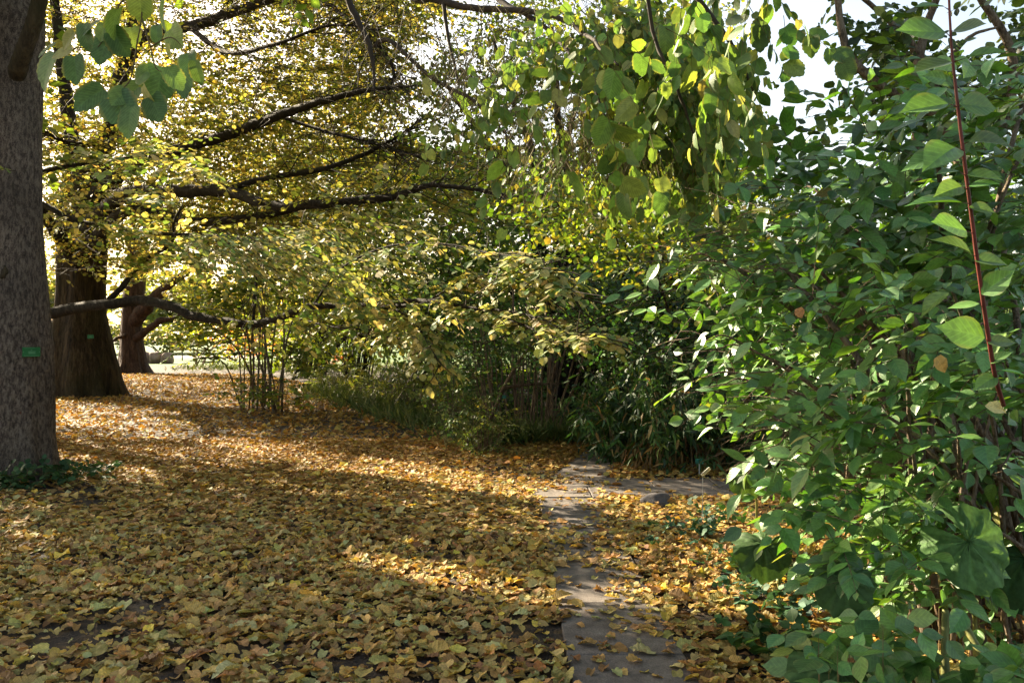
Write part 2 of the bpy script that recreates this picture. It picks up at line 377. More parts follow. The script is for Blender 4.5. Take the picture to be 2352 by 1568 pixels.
nt_ = M['slab'].node_tree; b_ = nt_.nodes['Principled BSDF'] if 'Principled BSDF' in nt_.nodes else [n for n in nt_.nodes if n.type == 'BSDF_PRINCIPLED'][0]
src_ = b_.inputs['Base Color'].links[0].from_socket; fn = nd(nt_, 'ShaderNodeTexNoise', Scale=140., Detail=3.); nt_.links.new([n for n in nt_.nodes if n.type == 'TEX_COORD'][0].outputs['Object'], fn.inputs['Vector'])
fr_ = nd(nt_, 'ShaderNodeMapRange'); nt_.links.new(fn.outputs[0], fr_.inputs[0]); fr_.inputs[1].default_value = .3; fr_.inputs[2].default_value = .7; fr_.inputs[3].default_value = .6; fr_.inputs[4].default_value = 1.4
fs_ = nd(nt_, 'ShaderNodeVectorMath', _operation='SCALE'); nt_.links.new(src_, fs_.inputs[0]); nt_.links.new(fr_.outputs[0], fs_.inputs['Scale']); nt_.links.new(fs_.outputs[0], b_.inputs['Base Color'])
quadsheet('ground', -260, 260, -40, 460, 0, M['soil'], 8, 8, 'dark bare soil under the fallen leaves')
quadsheet('lawn', -120, 60, 50, 300, .006, M['lawn'], 4, 4, 'sunlit mown lawn beyond the trees')
quadsheet('gravel_path', -32, -14, 68, 76, .012, M['gravel'], 2, 2, 'pale sunlit gravel path across the lawn')
# stone path: one row of slabs towards the camera, a cross row to the right, a bend behind the bamboo
def slab(x0, y0, x1, y1, z=.016, sk=0.):
    b = .006; zz = z+rng.uniform(-.001, .0015)
    V = []
    for (ix, h) in ((0, -.03), (0, zz-b), (b, zz)):
        V += [(x0+ix, y0+ix, h), (x1-ix, y0+ix, h), (x1-ix+sk, y1-ix, h), (x0+ix+sk, y1-ix, h)]
    V = np.array(V); t = []
    for r in (0, 4):
        for j in range(4):
            a, c = r+j, r+(j+1) % 4; t += [(a, c, c+4), (a, c+4, a+4)]
    t += [(8, 9, 10), (8, 10, 11)]
    return dict(V=V, T=np.array(t), mat=M['slab'])
sl = []; y = 1.9
while y < 8.6:
    h = .78+.1*rng.random(); sl.append(slab(.27+.012*rng.random(), y, .86+.012*rng.random(), min(y+h, 8.64)-.006)); y += h
x = .18
while x < 4.2:
    w_ = .62+.08*rng.random(); sl.append(slab(x, 8.66, x+w_-.012, 9.28)); sl.append(slab(x+.08, 9.292, x+w_+.068, 9.86)); x += w_
y = 9.88; xo = .45
for k in range(6):
    sl.append(slab(xo, y, xo+.62, y+.56, sk=.13)); y += .575; xo += .14
tag(build('path', sl), 'grey stone slab path strewn with fallen leaves', kind='structure')
def on_path(x, y):
    main = (x > .27) & (x < .86) & (y < 8.65)
    cross = (x > .18) & (y > 8.66) & (y < 9.86)
    c = .45+(y-9.88)*.24; bend = (y > 9.86) & (y < 13.2) & (x > c) & (x < c+.62)
    return main, cross, bend

# ------------------------------------------------------------------ fallen leaves
BED = np.array([(-11, 38), (-7.1, 30), (-5.2, 25.), (-2.8, 19), (-1.5, 15.5), (-.75, 13.2), (-.1, 12.5), (.4, 13.6), (3., 13.6)])
def beyond_bed(x, y): return y > np.interp(x, BED[:, 0], BED[:, 1])
litter_near = [(0.480, 0.305, 0.095), (0.444, 0.316, 0.106), (0.360, 0.293, 0.095), (0.528, 0.361, 0.084), (0.288, 0.164, 0.058), (0.480, 0.271, 0.095), (0.408, 0.372, 0.158), (0.204, 0.102, 0.042), (0.600, 0.417, 0.074), (0.432, 0.214, 0.074)]
w_near = [3, 3, 2.2, 1.5, 2, 1.6, 1.4, 1.1, .5, .6]
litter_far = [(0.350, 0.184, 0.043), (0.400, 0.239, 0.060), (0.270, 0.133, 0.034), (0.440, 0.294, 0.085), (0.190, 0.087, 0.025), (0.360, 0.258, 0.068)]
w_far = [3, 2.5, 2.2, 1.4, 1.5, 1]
N1 = 98000
d = np.sqrt(3.2**2+(13.5**2-3.2**2)*rng.random(N1)); x = (rng.random(N1)*2-1)*(.63*d+.7)
mn, cr, bd = on_path(x, d)
nz = ngrid(x, d, 2.2, 5); nz2 = ngrid(x, d, 6., 6)
pr = np.clip(.95+.25*ngrid(x, d, 1.2, 8)+.22*nz2, .18, 1)
pr = np.where(mn, np.clip(.13+.16*nz+.14*nz2+np.clip((x-.58)*1.8, 0, .45)*(d > 4.6), .05, .6), pr)
pr = np.where(mn & (d < 5.1), pr*.6, pr)
pr = np.where(cr, np.where(x > 1.15, .03+.14*(d > 9.62), np.clip(.2+.35*nz+.25*nz2, .04, .7)), pr)
pr = np.where(bd, np.clip(.12+.2*nz, .03, .4), pr)
pr = np.where(beyond_bed(x, d), pr*.25, pr)
bare = np.zeros(N1)
for (bx, by, br) in ((-2.2, 5.1, .25), (-2.35, 4.6, .3), (-5.0, 9.2, .4), (-4.5, 9.0, .5), (-4.1, 8.4, .35), (-1.3, 4.4, .16), (-.75, 4.15, .15), (-3.4, 6.3, .2), (.1, 4.7, .25), (-.2, 5.2, .15)):
    bare = np.maximum(bare, np.exp(-(((x-bx)/br)**2+((d-by)/(br*.8))**2)))
pr = pr*(1-.9*bare)
pr = np.where(np.hypot(x+5.64, d-9.92) < .48, 0, pr)
k = rng.random(N1) < pr; x, d, nz2 = x[k], d[k], nz2[k]; n = len(x)
onp = np.any(on_path(x, d), 0)
z = np.where(onp, .022, .008)+np.where(onp, .01, .038)*rng.random(n)
no = nrm(Z3+np.where(onp, .12, .2)[:, None]*rng.standard_normal((n, 3))); a = rng.random(n)*6.28
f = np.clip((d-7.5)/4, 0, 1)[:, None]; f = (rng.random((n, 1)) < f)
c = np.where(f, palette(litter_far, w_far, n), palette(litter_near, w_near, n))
sz = np.clip(.059*np.exp(.34*rng.standard_normal(n)), .022, .125)*np.where(f[:, 0], .9, 1)
near = d < 7.
lit = []
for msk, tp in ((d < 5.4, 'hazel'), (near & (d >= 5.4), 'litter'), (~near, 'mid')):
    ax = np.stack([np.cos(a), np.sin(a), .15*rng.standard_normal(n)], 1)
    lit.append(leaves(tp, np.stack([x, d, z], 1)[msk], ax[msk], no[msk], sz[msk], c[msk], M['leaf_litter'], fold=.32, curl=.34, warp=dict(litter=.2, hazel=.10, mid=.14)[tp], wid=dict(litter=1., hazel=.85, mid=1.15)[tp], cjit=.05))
N2 = 135000
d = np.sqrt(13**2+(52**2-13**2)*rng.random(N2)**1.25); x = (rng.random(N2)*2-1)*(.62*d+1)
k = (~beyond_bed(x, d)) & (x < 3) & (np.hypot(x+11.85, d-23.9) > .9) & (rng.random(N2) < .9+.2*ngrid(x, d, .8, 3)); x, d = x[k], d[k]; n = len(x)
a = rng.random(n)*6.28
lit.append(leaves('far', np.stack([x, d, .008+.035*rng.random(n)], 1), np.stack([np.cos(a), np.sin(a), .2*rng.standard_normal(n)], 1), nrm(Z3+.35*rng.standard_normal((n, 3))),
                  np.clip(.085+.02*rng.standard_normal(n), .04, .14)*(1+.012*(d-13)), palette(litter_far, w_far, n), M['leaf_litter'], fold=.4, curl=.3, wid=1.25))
n3 = 2600; d = np.sqrt(3.2**2+(8.5**2-3.2**2)*rng.random(n3)); x = (rng.random(n3)*2-1)*(.63*d+.5); k = ~np.any(on_path(x, d), 0); x, d = x[k], d[k]; n3 = len(x)
a_ = rng.random(n3)*6.28; L_ = rng.uniform(.03, .11, n3)**1.; A_ = np.stack([x, d, np.full(n3, .035)+.02*rng.random(n3)], 1); dv = np.stack([np.cos(a_), np.sin(a_), .15*rng.standard_normal(n3)], 1)*L_[:, None]
lit.append(twigs(A_, A_+dv*.5+.008*rng.standard_normal((n3, 3)), A_+dv, .0014, M['stem_brown']))
tag(build('leaf_litter', lit), 'thick carpet of fallen tan, yellow and orange leaves', kind='stuff')

# ================================================================== TREE WITH GREY TRUNK (left edge)
T1 = (-5.64, 9.92, 0)
t1 = thing('hazel_tree', T1, 'stout grey flecked trunk at the left edge, its broad leaves hanging over the path', 'tree')
prof = [(-.1, 0, 0, .53), (.0, 0, 0, .48), (.19, 0, 0, .425), (.49, 0, 0, .392), (.98, 0, 0, .384), (1.48, 0, 0, .372), (1.97, 0, 0, .327), (2.47, 0, 0, .284), (2.96, 0, 0, .255), (3.95, 0, 0, .25), (5.2, 0, 0, .285), (5.9, -.12, 0, .24), (7, -.4, .1, .2), (9, -.9, .3, .12)]
build('trunk', [trunk_mesh(T1[0], T1[1], prof, M['bark_grey'], flute=.028, kf=9, root=.45, seg=96, nz=140, seed=4)], t1, smooth=True)
build('bough', [tube([P(98, -40, 9.35), P(82, 40, 9.45), P(58, 110, 9.55), P(42, 160, 9.68), P(38, 205, 9.9), P(38, 240, 10.1)], [.075, .085, .09, .10, .09, .05], M['bark_brown'], seg=12, n=40, rough=.03)], t1, smooth=True)
M['wound'] = noise_mat('wound', [(.35, (.07, .025, .015)), (.65, (.20, .075, .035))], sc=16, bump=.8)
def patch_on_trunk(px, py, wpx, hpx, mat, n=9, seed=1):
    """irregular scar lying on the front of the trunk"""
    g = np.random.default_rng(seed); c = P(px, py, 9.57); a = np.linspace(0, 6.283, 28, endpoint=False)
    rr = 1+.25*np.sin(2*a+g.random()*6)+.18*np.sin(5*a+g.random()*6)+.08*g.standard_normal(28); V = []
    for q, lift in ((1., -.02), (.8, .006), (.35, .010), (0, .012)):
        for r_, a_ in zip(rr, a):
            X = c[0]+q*r_*math.cos(a_)*wpx*.5*9.57/F; Zz = c[2]+q*r_*math.sin(a_)*hpx*.5*9.57/F
            rad = np.interp(Zz, [p[0] for p in prof], [p[3] for p in prof]); dx = X-T1[0]
            V.append((X, T1[1]-math.sqrt(max(rad**2-dx*dx, .001))-lift, Zz))
    t = []
    for i in range(3):
        for j in range(28):
            p, q = i*28+j, i*28+(j+1) % 28; t += [(p, q, q+28), (p, q+28, p+28)]
    return dict(V=np.array(V), T=np.array(t), mat=mat)
tag(build('bark_scar', [patch_on_trunk(53, 952, 20, 34, M['wound'])], t1, smooth=True), 'reddish bare patch on the bark')
build('knot', [patch_on_trunk(2, 625, 16, 34, M['bark_brown'], seed=3)], t1, smooth=True)
hz = [(.11, .19, .05), (.145, .235, .055), (.19, .27, .065), (.30, .31, .09), (.075, .135, .04)]; hw = [3, 3, 2, 1, 1.5]
# crown above the picture: shades the foreground
cr_ = []
c0 = np.array([-9., 12.6, 8.3]); q = rng.standard_normal((12000, 3)); q = nrm(q)*(rng.random((12000, 1))**.45)*np.array([7.6, 6.2, 4.3])+c0
qx, qy = CX+q[:, 0]/q[:, 1]*F, HY-(q[:, 2]-CAM_H)/q[:, 1]*F
q = q[(q[:, 2] > np.where(q[:, 0] < -8.5, 3.4, 4.6)) & ((qx < 60) | (qy < -40))]
cr_ += foliage(q[:3700], rdir(len(q[:3700]), (0, 0, -.1)), .7, 8, .2, hz, hw, M['leaf_green'], tp='far', twig=M['twig_dark'], keep=keep_light, wid=1.2)
build('crown', cr_, t1)
for (pa, ra) in (([(-5.6, 10, 5.6), (-8, 12, 7.5), (-10.5, 14, 9)], [.2, .12, .04]), ([(-5.6, 10, 6), (-6.5, 9, 8.5), (-8, 8.5, 11)], [.18, .1, .04]), ([(-5.9, 10, 6.4), (-6.8, 12, 9), (-7.5, 14, 11)], [.18, .1, .04]), ([(-5.85, 10, 6.2), (-4.6, 10.9, 7.3), (-2.9, 9.2, 7.1), (-2.5, 7, 6.4)], [.16, .11, .08, .06])):
    build('bough', [tube(pa, ra, M['bark_limb'], seg=8, rough=.06)], t1, smooth=True)
# boughs reaching over the path with hanging leaves
kb = []
for pts, ra in (([(-2.5, 7, 6.4), P(880, -60, 6.6), P(1000, 2, 6.2), P(1110, 22, 5.8), P(1215, 30, 5.4), P(1330, 80, 4.8), P(1420, 150, 4.3)], [.055, .03, .026, .022, .018, .012, .006]),
                ([P(1100, -40, 6.), P(1160, 10, 5.8), P(1260, 70, 5.4), P(1350, 180, 5.), P(1400, 300, 4.7)], [.025, .02, .016, .01, .005]),
                ([P(790, -60, 7), P(812, 10, 7), P(850, 110, 6.9), P(861, 216, 6.8)], [.03, .028, .02, .008]),
                ([P(1015, -40, 6.2), P(1027, 72, 6.1), P(1055, 201, 6.)], [.016, .013, .006]),
                ([P(860, 105, 6.9), P(900, 95, 6.7), P(985, 176, 6.4), P(1095, 235, 6.1), P(1180, 330, 5.8)], [.02, .018, .014, .011, .005]),
                ([P(1560, -60, 4), P(1640, 40, 3.9), P(1700, 130, 3.9), P(1730, 210, 3.9)], [.014, .012, .008, .004]),
                ([P(1480, -60, 4.2), P(1500, 80, 4.2), P(1560, 220, 4.1), P(1610, 350, 4.1)], [.012, .01, .008, .004])):
    kb.append(build('bough', [tube(pts, ra, M['twig_dark'], seg=6, wob=.25)], t1, smooth=True))
bo = kb[0]
KP = [(930, -30), (1500, -30), (1640, 60), (1660, 200), (1620, 360), (1590, 410), (1540, 330), (1430, 385), (1250, 370), (1190, 300), (1040, 240), (960, 160)]
kf = []
q = region(KP, 4.8, 8., 1150, clump=.8, seed=3)
kf += foliage(q, rdir(1150, (.1, 0, -.8), .7), .42, 9, .056, hz+[(.30, .30, .09)], hw+[.8], M['leaf_hazel'], tp='hazel', keep=keep_light, tilt=1.2, bias=np.array([0, -.6, -.4]), ldroop=.75, jit=.5, droop=.3, twig=M['twig_green'], tr=.0025, curl=.3, wid=.88)
q = region([(1200, 60), (1640, -20), (1660, 230), (1480, 330), (1300, 330), (1180, 380)], 3.3, 4.4, 17, seed=5)
kf += foliage(q, rdir(17, (.1, 0, -.7), .6), .34, 5, .085, hz, hw, M['leaf_hazel'], keep=keep_light, tp='hazel', tilt=1., bias=np.array([0, -1., -.2]), ldroop=.7, jit=.45, droop=.3, twig=M['twig_green'], tr=.0022, curl=.3, wid=.92)
q = region([(1540, -40), (1790, -40), (1830, 60), (1770, 90), (1700, 120), (1680, 280), (1640, 400), (1600, 370), (1590, 180)], 3.7, 4.6, 34, seed=6)
kf += foliage(q, rdir(34, (.1, 0, -.8), .5), .3, 7, .08, [(.08, .15, .045), (.11, .19, .05), (.15, .23, .055), (.3, .28, .09)], [3, 3, 2, .6], M['leaf_hazel'], keep=keep_light, tp='hazel', tilt=1.1, bias=np.array([0, -.7, -.3]), ldroop=.8, jit=.5, droop=.3, twig=M['twig_green'], tr=.0022, curl=.3, wid=.9)
q = region([(800, -30), (1200, -30), (1250, 330), (1100, 320), (1000, 260), (960, 130), (880, 230), (820, 100)], 6.2, 7.8, 250, clump=.9, seed=7)
kf += foliage(q, rdir(250, (.1, 0, -.8), .6), .38, 7, .085, hz, hw, M['leaf_hazel'], keep=keep_light, tp='mid', tilt=1.2, bias=np.array([0, -.6, -.4]), ldroop=.75, jit=.5, droop=.3, twig=M['twig_dark'], tr=.003, curl=.3, wid=1.25)
build('foliage', kf, bo)
# sunlit leaf cluster hanging in front of the trunk, top left
LZ = [(895, 50, 150, 0, 1, 2), (1030, 120, 190, -.25, 1, 2), (1115, 240, 160, .5, .85, 2), (995, 220, 110, 0, 1, 0), (710, 130, 170, -.6, .5, 1), (575, 160, 140, -.8, .6, 0), (660, 310, 220, -.1, 1, 0), (770, 280, 170, .5, .8, 0),
      (540, 240, 150, 0, 1, 0), (655, 210, 110, -.2, 1, 2), (840, 230, 120, .3, 1, 2), (430, 255, 120, -.6, .6, 3), (300, 320, 140, -.6, .8, 0), (280, 430, 210, -.5, .8, 1), (390, 340, 130, -.8, .3, 3), (480, 450, 170, .1, 1, 0),
      (1080, 325, 80, 0, 1, 3), (1195, 390, 140, .2, 1, 0), (1260, 470, 140, .1, 1, 1), (1010, 540, 220, -.1, 1, 0), (890, 480, 120, -.8, .3, 1), (1120, 510, 150, .5, .8, 1), (1180, 540, 170, 0, 1, 0), (560, 620, 200, -.75, .6, 0),
      (820, 600, 190, -.5, .6, 1), (770, 700, 230, .5, .75, 0), (820, 780, 190, -.1, 1, 1), (1000, 700, 200, .5, .85, 0), (760, 620, 150, -.3, .8, 1), (930, 620, 130, .2, .9, 3)]
LZ = np.array(LZ); n = len(LZ); dd = 3.15+.12*rng.standard_normal(n)
cen = np.array([P(a*.36, b*.36, e) for (a, b), e in zip(LZ[:, :2], dd)]); s_ = LZ[:, 2]*.36*dd/F*1.12
ax = nrm(np.stack([LZ[:, 3], -.25+.35*rng.standard_normal(n), -LZ[:, 4]], 1)); no = nrm(np.array([-.2, -1, .55])+.42*rng.standard_normal((n, 3)))
lc = np.array([(.075, .15, .055), (.12, .20, .06), (.20, .27, .07), (.30, .29, .09)])[LZ[:, 5].astype(int)]*(1+.1*rng.standard_normal((n, 1)))  # lit leaves get a lighter green: sunlight put into their colour
tw = []
for pts in ([(900, -200), (905, 90), (880, 250), (850, 420), (780, 480)], [(905, 120), (960, 300), (1010, 450), (1180, 470)], [(900, -60), (770, 20), (735, 100), (600, 330), (430, 350)], [(880, 250), (840, 480), (790, 560), (690, 640)], [(960, 300), (1090, 240), (1190, 330)]):
    tw.append(tube([P(a*.36, b*.36, 3.2) for a, b in pts], [.0035, .0015], M['twig_green'], seg=5))
bt = build('bough', [tube([(-2.9, 9.2, 7.1), (-3., 5.6, 4.9), P(324, -72, 3.2)], [.04, .02, .004], M['twig_dark'], seg=6)], t1, smooth=True)
for w__ in tw: build('twig', [w__], bt, smooth=True)
build('foliage', [leaves('hazel', cen-ax*s_[:, None]*.5, ax, no, s_, lc, M['leaf_hazel'], fold=.16, curl=.3, wid=.95)], bt)
# ivy and weeds at the foot of the trunk
q = np.array([(T1[0]+.62*math.cos(a)*r_, T1[1]-.1+.62*math.sin(a)*r_, .05+.12*rng.random()) for a, r_ in zip(rng.uniform(3.3, 6.6, 170), rng.uniform(.85, 1.75, 170))])
iv = foliage(q, rdir(170, (0, -.2, .3)), .16, 5, .06, [(.02, .055, .018), (.03, .075, .025), (.05, .09, .03)], [2, 2, 1], M['leaf_dark'], tp='mid', wid=1.2, twig=M['twig_green'], tr=.002)
tag(build('ivy', iv, None, (T1[0], T1[1], 0)), 'dark green ivy creeping round the foot of the grey trunk', 'ivy')

# small green plates
M['plate'] = noise_mat('plate_green', [(.3, (.008, .10, .03)), (.7, (.014, .14, .045))], sc=5, bump=.02, rough=.4)
M['plate_ink'] = noise_mat('plate_ink', [(.3, (.12, .30, .17)), (.7, (.18, .36, .22))], sc=5, bump=0)
def boxm(c, s, mat, X=(1, 0, 0), Z=(0, 0, 1), bev=.0):
    X = nrm(np.array(X, float)); Z = nrm(np.array(Z, float)); Y = np.cross(Z, X)
    V = np.array([(i, j, k) for k in (-1, 1) for j in (-1, 1) for i in (-1, 1)], float)*.5*np.array(s)
    V = np.array(c)+V[:, :1]*X+V[:, 1:2]*Y+V[:, 2:]*Z
    T = np.array([(0, 2, 3), (0, 3, 1), (4, 5, 7), (4, 7, 6), (0, 1, 5), (0, 5, 4), (2, 6, 7), (2, 7, 3), (0, 4, 6), (0, 6, 2), (1, 3, 7), (1, 7, 5)])
    return dict(V=V, T=T, mat=mat)
def plate(px, py, dd, w_, h_, label, X, lines, tilt=0):
    c = P(px, py, dd); X = nrm(np.array(X, float)); Z = nrm(np.array([math.sin(tilt)*X[0], 0, 1.])); Z = nrm(Z-(Z@X)*X); Yn = np.cross(Z, X)
    t = thing('plant_plate', c, label, 'name plate', 'green plates on tree trunks')
    build('plate', [boxm(c, (w_, .008, h_), M['plate'], X, Z)], t)
    for (fx, fz, fw, fh) in lines:
        # small strokes, unreadable at this distance
        build('lettering', [boxm(c+X*fx*w_+Z*fz*h_-Yn*.0052, (fw*w_, .0016, fh*h_*.7), M['plate_ink'], X, Z)], t)
    for s in (-1, 1): build('screw', [boxm(c+X*s*w_*.45-Yn*.006, (.007, .006, .007), M['plate_ink'], X, Z)], t)
plate(72, 808, 9.655, .185, .106, 'small green plate screwed to the grey trunk at the left edge', (.66, .75, 0), [(0, .2, .06, .06), (.02, .04, .42, .055), (.03, -.06, .36, .055), (.03, -.16, .40, .055), (-.1, .4, .6, .03), (.0, -.42, .8, .03)])

# ================================================================== THE MASSIVE BROWN TREE
T2 = np.array(P(182, 775, 23.9)); T2[2] = 0
yl = [(.35, .305, .085), (.28, .285, .07), (.18, .21, .045), (.41, .29, .075), (.12, .155, .035), (.46, .39, .14)]; yw = [3, 3, 2.4, 1, 1.6, .8]
t2 = thing('broadleaf_tree', T2, 'massive brown fluted trunk with spreading roots and yellowing crown, behind the grey trunk', 'tree')
pf = [(-.15, 0, 0, 1.0), (.05, 0, 0, .97), (.3, 0, 0, .93), (.7, 0, 0, .9), (1.1, 0, 0, .82), (1.6, 0, 0, .73), (2.2, 0, 0, .62), (2.9, .02, 0, .58), (4, .05, 0, .60), (4.9, .08, 0, .62), (5.6, .1, 0, .5), (6.2, .1, 0, .3)]
build('trunk', [trunk_mesh(T2[0], T2[1], pf, M['bark_brown'], flute=.13, kf=9, root=.55, seg=120, nz=90, seed=9)], t2, smooth=True)
boughs2 = [
 ([P(200, 540, 23.6), P(240, 490, 22.6), P(287, 447, 21), P(420, 438, 19), P(520, 437, 18), P(620, 470, 16.6), P(760, 466, 15.5), P(900, 450, 15), P(985, 424, 14.5), P(1080, 432, 14), P(1200, 452, 13.5), P(1320, 492, 13)], [.36, .28, .2, .16, .14, .105, .09, .075, .05, .035, .022, .008]),
 ([P(215, 560, 23.3), P(262, 500, 22), P(310, 485, 21), P(450, 512, 19), P(600, 496, 17.5), P(720, 470, 16.6), P(860, 452, 16)], [.26, .2, .15, .12, .09, .06, .02]),
 ([P(200, 470, 23.9), P(300, 380, 22.), P(400, 345, 20.5), P(490, 312, 19), P(600, 276, 18), P(700, 240, 17), P(830, 205, 16), P(960, 196, 15.5)], [.36, .22, .18, .15, .13, .1, .06, .02]),
 ([P(520, 437, 18), P(600, 412, 17.5), P(760, 384, 16.5), P(900, 322, 16), P(975, 268, 15.6)], [.085, .075, .06, .035, .01]),
 ([P(205, 470, 24.), P(255, 300, 24), P(288, 150, 24), P(330, 90, 23.5), P(430, 60, 22.5), P(560, 18, 21.5), P(700, -30, 20.5)], [.4, .3, .26, .22, .18, .15, .1]),
 ([P(288, 170, 24), P(300, 60, 24), P(310, -80, 24)], [.2, .17, .14]),
 ([P(180, 470, 24), P(165, 300, 24.5), P(140, 120, 25), P(120, -60, 25)], [.38, .26, .2, .15]),
 ([P(175, 600, 23.3), P(120, 520, 22), P(60, 440, 21), P(-40, 380, 20)], [.25, .18, .12, .05]),
 ([P(300, 310, 23.5), P(240, 330, 21), P(160, 330, 19), P(100, 300, 18)], [.1, .08, .06, .03]),
 ([P(430, 60, 22.5), P(520, 120, 20), P(640, 100, 18), P(760, 60, 17), P(880, 70, 16)], [.09, .07, .05, .03, .01]),
 ([P(620, 260, 18), P(740, 300, 17), P(860, 330, 16), P(960, 360, 15.5)], [.05, .04, .03, .01]),
 ([P(700, -30, 20), P(820, 60, 18), P(900, 150, 17), P(890, 230, 16.6)], [.09, .06, .04, .015]),
]
limbs = [tube(p_, np.array(r_)*(.8 if i_ else .9), M['bark_limb'], seg=9, n=9*len(p_), rough=.05, wob=.06) for i_, (p_, r_) in enumerate(boughs2)]
def side_twigs(p_, n, L0, L1, r):
    Q = spline(p_, 80); i = (rng.uniform(.3, 1, n)*77).astype(int); tg = nrm(Q[i+1]-Q[i]); dv = nrm(tg*.9+.7*rng.standard_normal((n, 3))*np.array([1, 1, .7])); L_ = rng.uniform(L0, L1, (n, 1))
    return twigs(Q[i], Q[i]+dv*L_*.5+.06*L_*rng.standard_normal((n, 3)), Q[i]+dv*L_+.12*L_*rng.standard_normal((n, 3)), r, M['twig_dark'])
for lb, (p_, r_) in zip(limbs, boughs2): build('bough', [lb, side_twigs(p_, 34, .5, 1.8, .014)], t2, smooth=True)
def along(paths, n, t0=.25, side=.7, t1=1.):
    """points and outward directions along boughs"""
    P0, D = [], []
    for p_ in paths:
        Q = spline(p_, 60); i = (rng.uniform(t0, t1, n)*58).astype(int); tg = nrm(Q[i+1]-Q[i]); s = np.where(rng.random(n) < .5, 1, -1)[:, None]
        sd = nrm(np.cross(tg, Z3))*s; P0.append(Q[i]); D.append(nrm(tg*.6+sd*side+np.array([0, 0, .1])+.3*rng.standard_normal((n, 3))*np.array([1, 1, .5])))
    return np.vstack(P0), np.vstack(D)
BL = []
for p_, r_ in boughs2[:5]+boughs2[6:7]:
    Q_ = spline(p_, 160); BL.append(np.c_[CX+Q_[:, 0]/Q_[:, 1]*F, HY-(Q_[:, 2]-CAM_H)/Q_[:, 1]*F, Q_[:, 1], np.interp(np.linspace(0, 1, 160), np.linspace(0, 1, len(r_)), r_)*F/Q_[:, 1]])
BL = np.vstack(BL)
def keep_open(p, lines=None, prob=.6):
    """foliage hanging in front of the main boughs stays sparse, and the sun gaps stay open"""
    B_ = BL if lines is None else lines
    k = (keep_light if lines is None else keep_streak)(p); x_ = CX+p[:, 0]/p[:, 1]*F; y_ = HY-(p[:, 2]-CAM_H)/p[:, 1]*F
    for i in range(0, len(p), 4000):
        s_ = slice(i, i+4000)
        hit = ((np.abs(x_[s_, None]-B_[None, :, 0]) < 9) & (np.abs(y_[s_, None]-B_[None, :, 1]) < 7+B_[None, :, 3]) & (p[s_, 1:2] < B_[None, :, 2]+.3)).any(1)
        k[s_] &= ~(hit & (rng.random(hit.shape) < prob))
    return k
HOLE = [([(870, 60), (1060, 40), (1120, 250), (1000, 370), (880, 300)], .88), ([(560, 30), (760, 20), (780, 140), (560, 150)], .6)]
cw = []
q, D = along([b[0] for b in boughs2], 46, .3)
cw += foliage(q, D, .9, 13, .095, yl, yw, M['leaf_yellow'], tp='mid', tilt=.3, droop=.12, jit=.3, twig=M['twig_dark'], tr=.008, keep=keep_open, wid=1.15)
q = region([(95, -60), (980, -60), (1010, 150), (960, 420), (700, 540), (420, 600), (95, 640)], 14.5, 27, 4900, clump=.4, seed=12, holes=HOLE)
cw += foliage(q, rdir(4900, (.35, -.3, 0), .8, .3), .95, 14, .088, yl, yw, M['leaf_yellow'], tp='mid', tilt=.55, droop=.15, jit=.4, twig=M['twig_dark'], tr=.008, keep=keep_open, wid=1.15)
q = region([(-900, -900), (900, -900), (980, -60), (95, -60), (95, 420), (-900, 420)], 16, 29, 2300, clump=.4, seed=13)
cw += foliage(q, rdir(2300), 1.1, 9, .17, yl, yw, M['leaf_yellow'], tp='far', keep=keep_open, wid=1.2)
q = region([(700, 400), (1000, 330), (1330, 420), (1350, 520), (1000, 520), (650, 560)], 12.5, 17, 260, clump=.5, seed=14)
cw += foliage(q, rdir(260, (.6, -.3, -.1), .6, .3), .8, 13, .095, yl, yw, M['leaf_yellow'], tilt=.3, droop=.2, jit=.3, twig=M['twig_dark'], tr=.006, keep=keep_open, wid=1.15)
q = region([(380, 500), (700, 470), (1020, 520), (1010, 700), (640, 770), (420, 700)], 19, 27, 420, clump=.4, seed=15)
cw += foliage(q, rdir(420, (.4, -.3, 0), .8, .3), .95, 14, .09, [(.16, .20, .045), (.22, .24, .05), (.11, .15, .03), (.28, .26, .07)], [3, 2, 2, 1], M['leaf_yellow'], tp='mid', tilt=.6, droop=.15, jit=.4, twig=M['twig_dark'], tr=.008, keep=keep_streak, wid=1.15)
build('crown', cw, t2)
plate(208, 773, 23.02, .16, .10, 'tiny green plate on the massive brown fluted trunk', (1, .05, 0), [(0, .1, .4, .06), (0, -.1, .4, .06)])

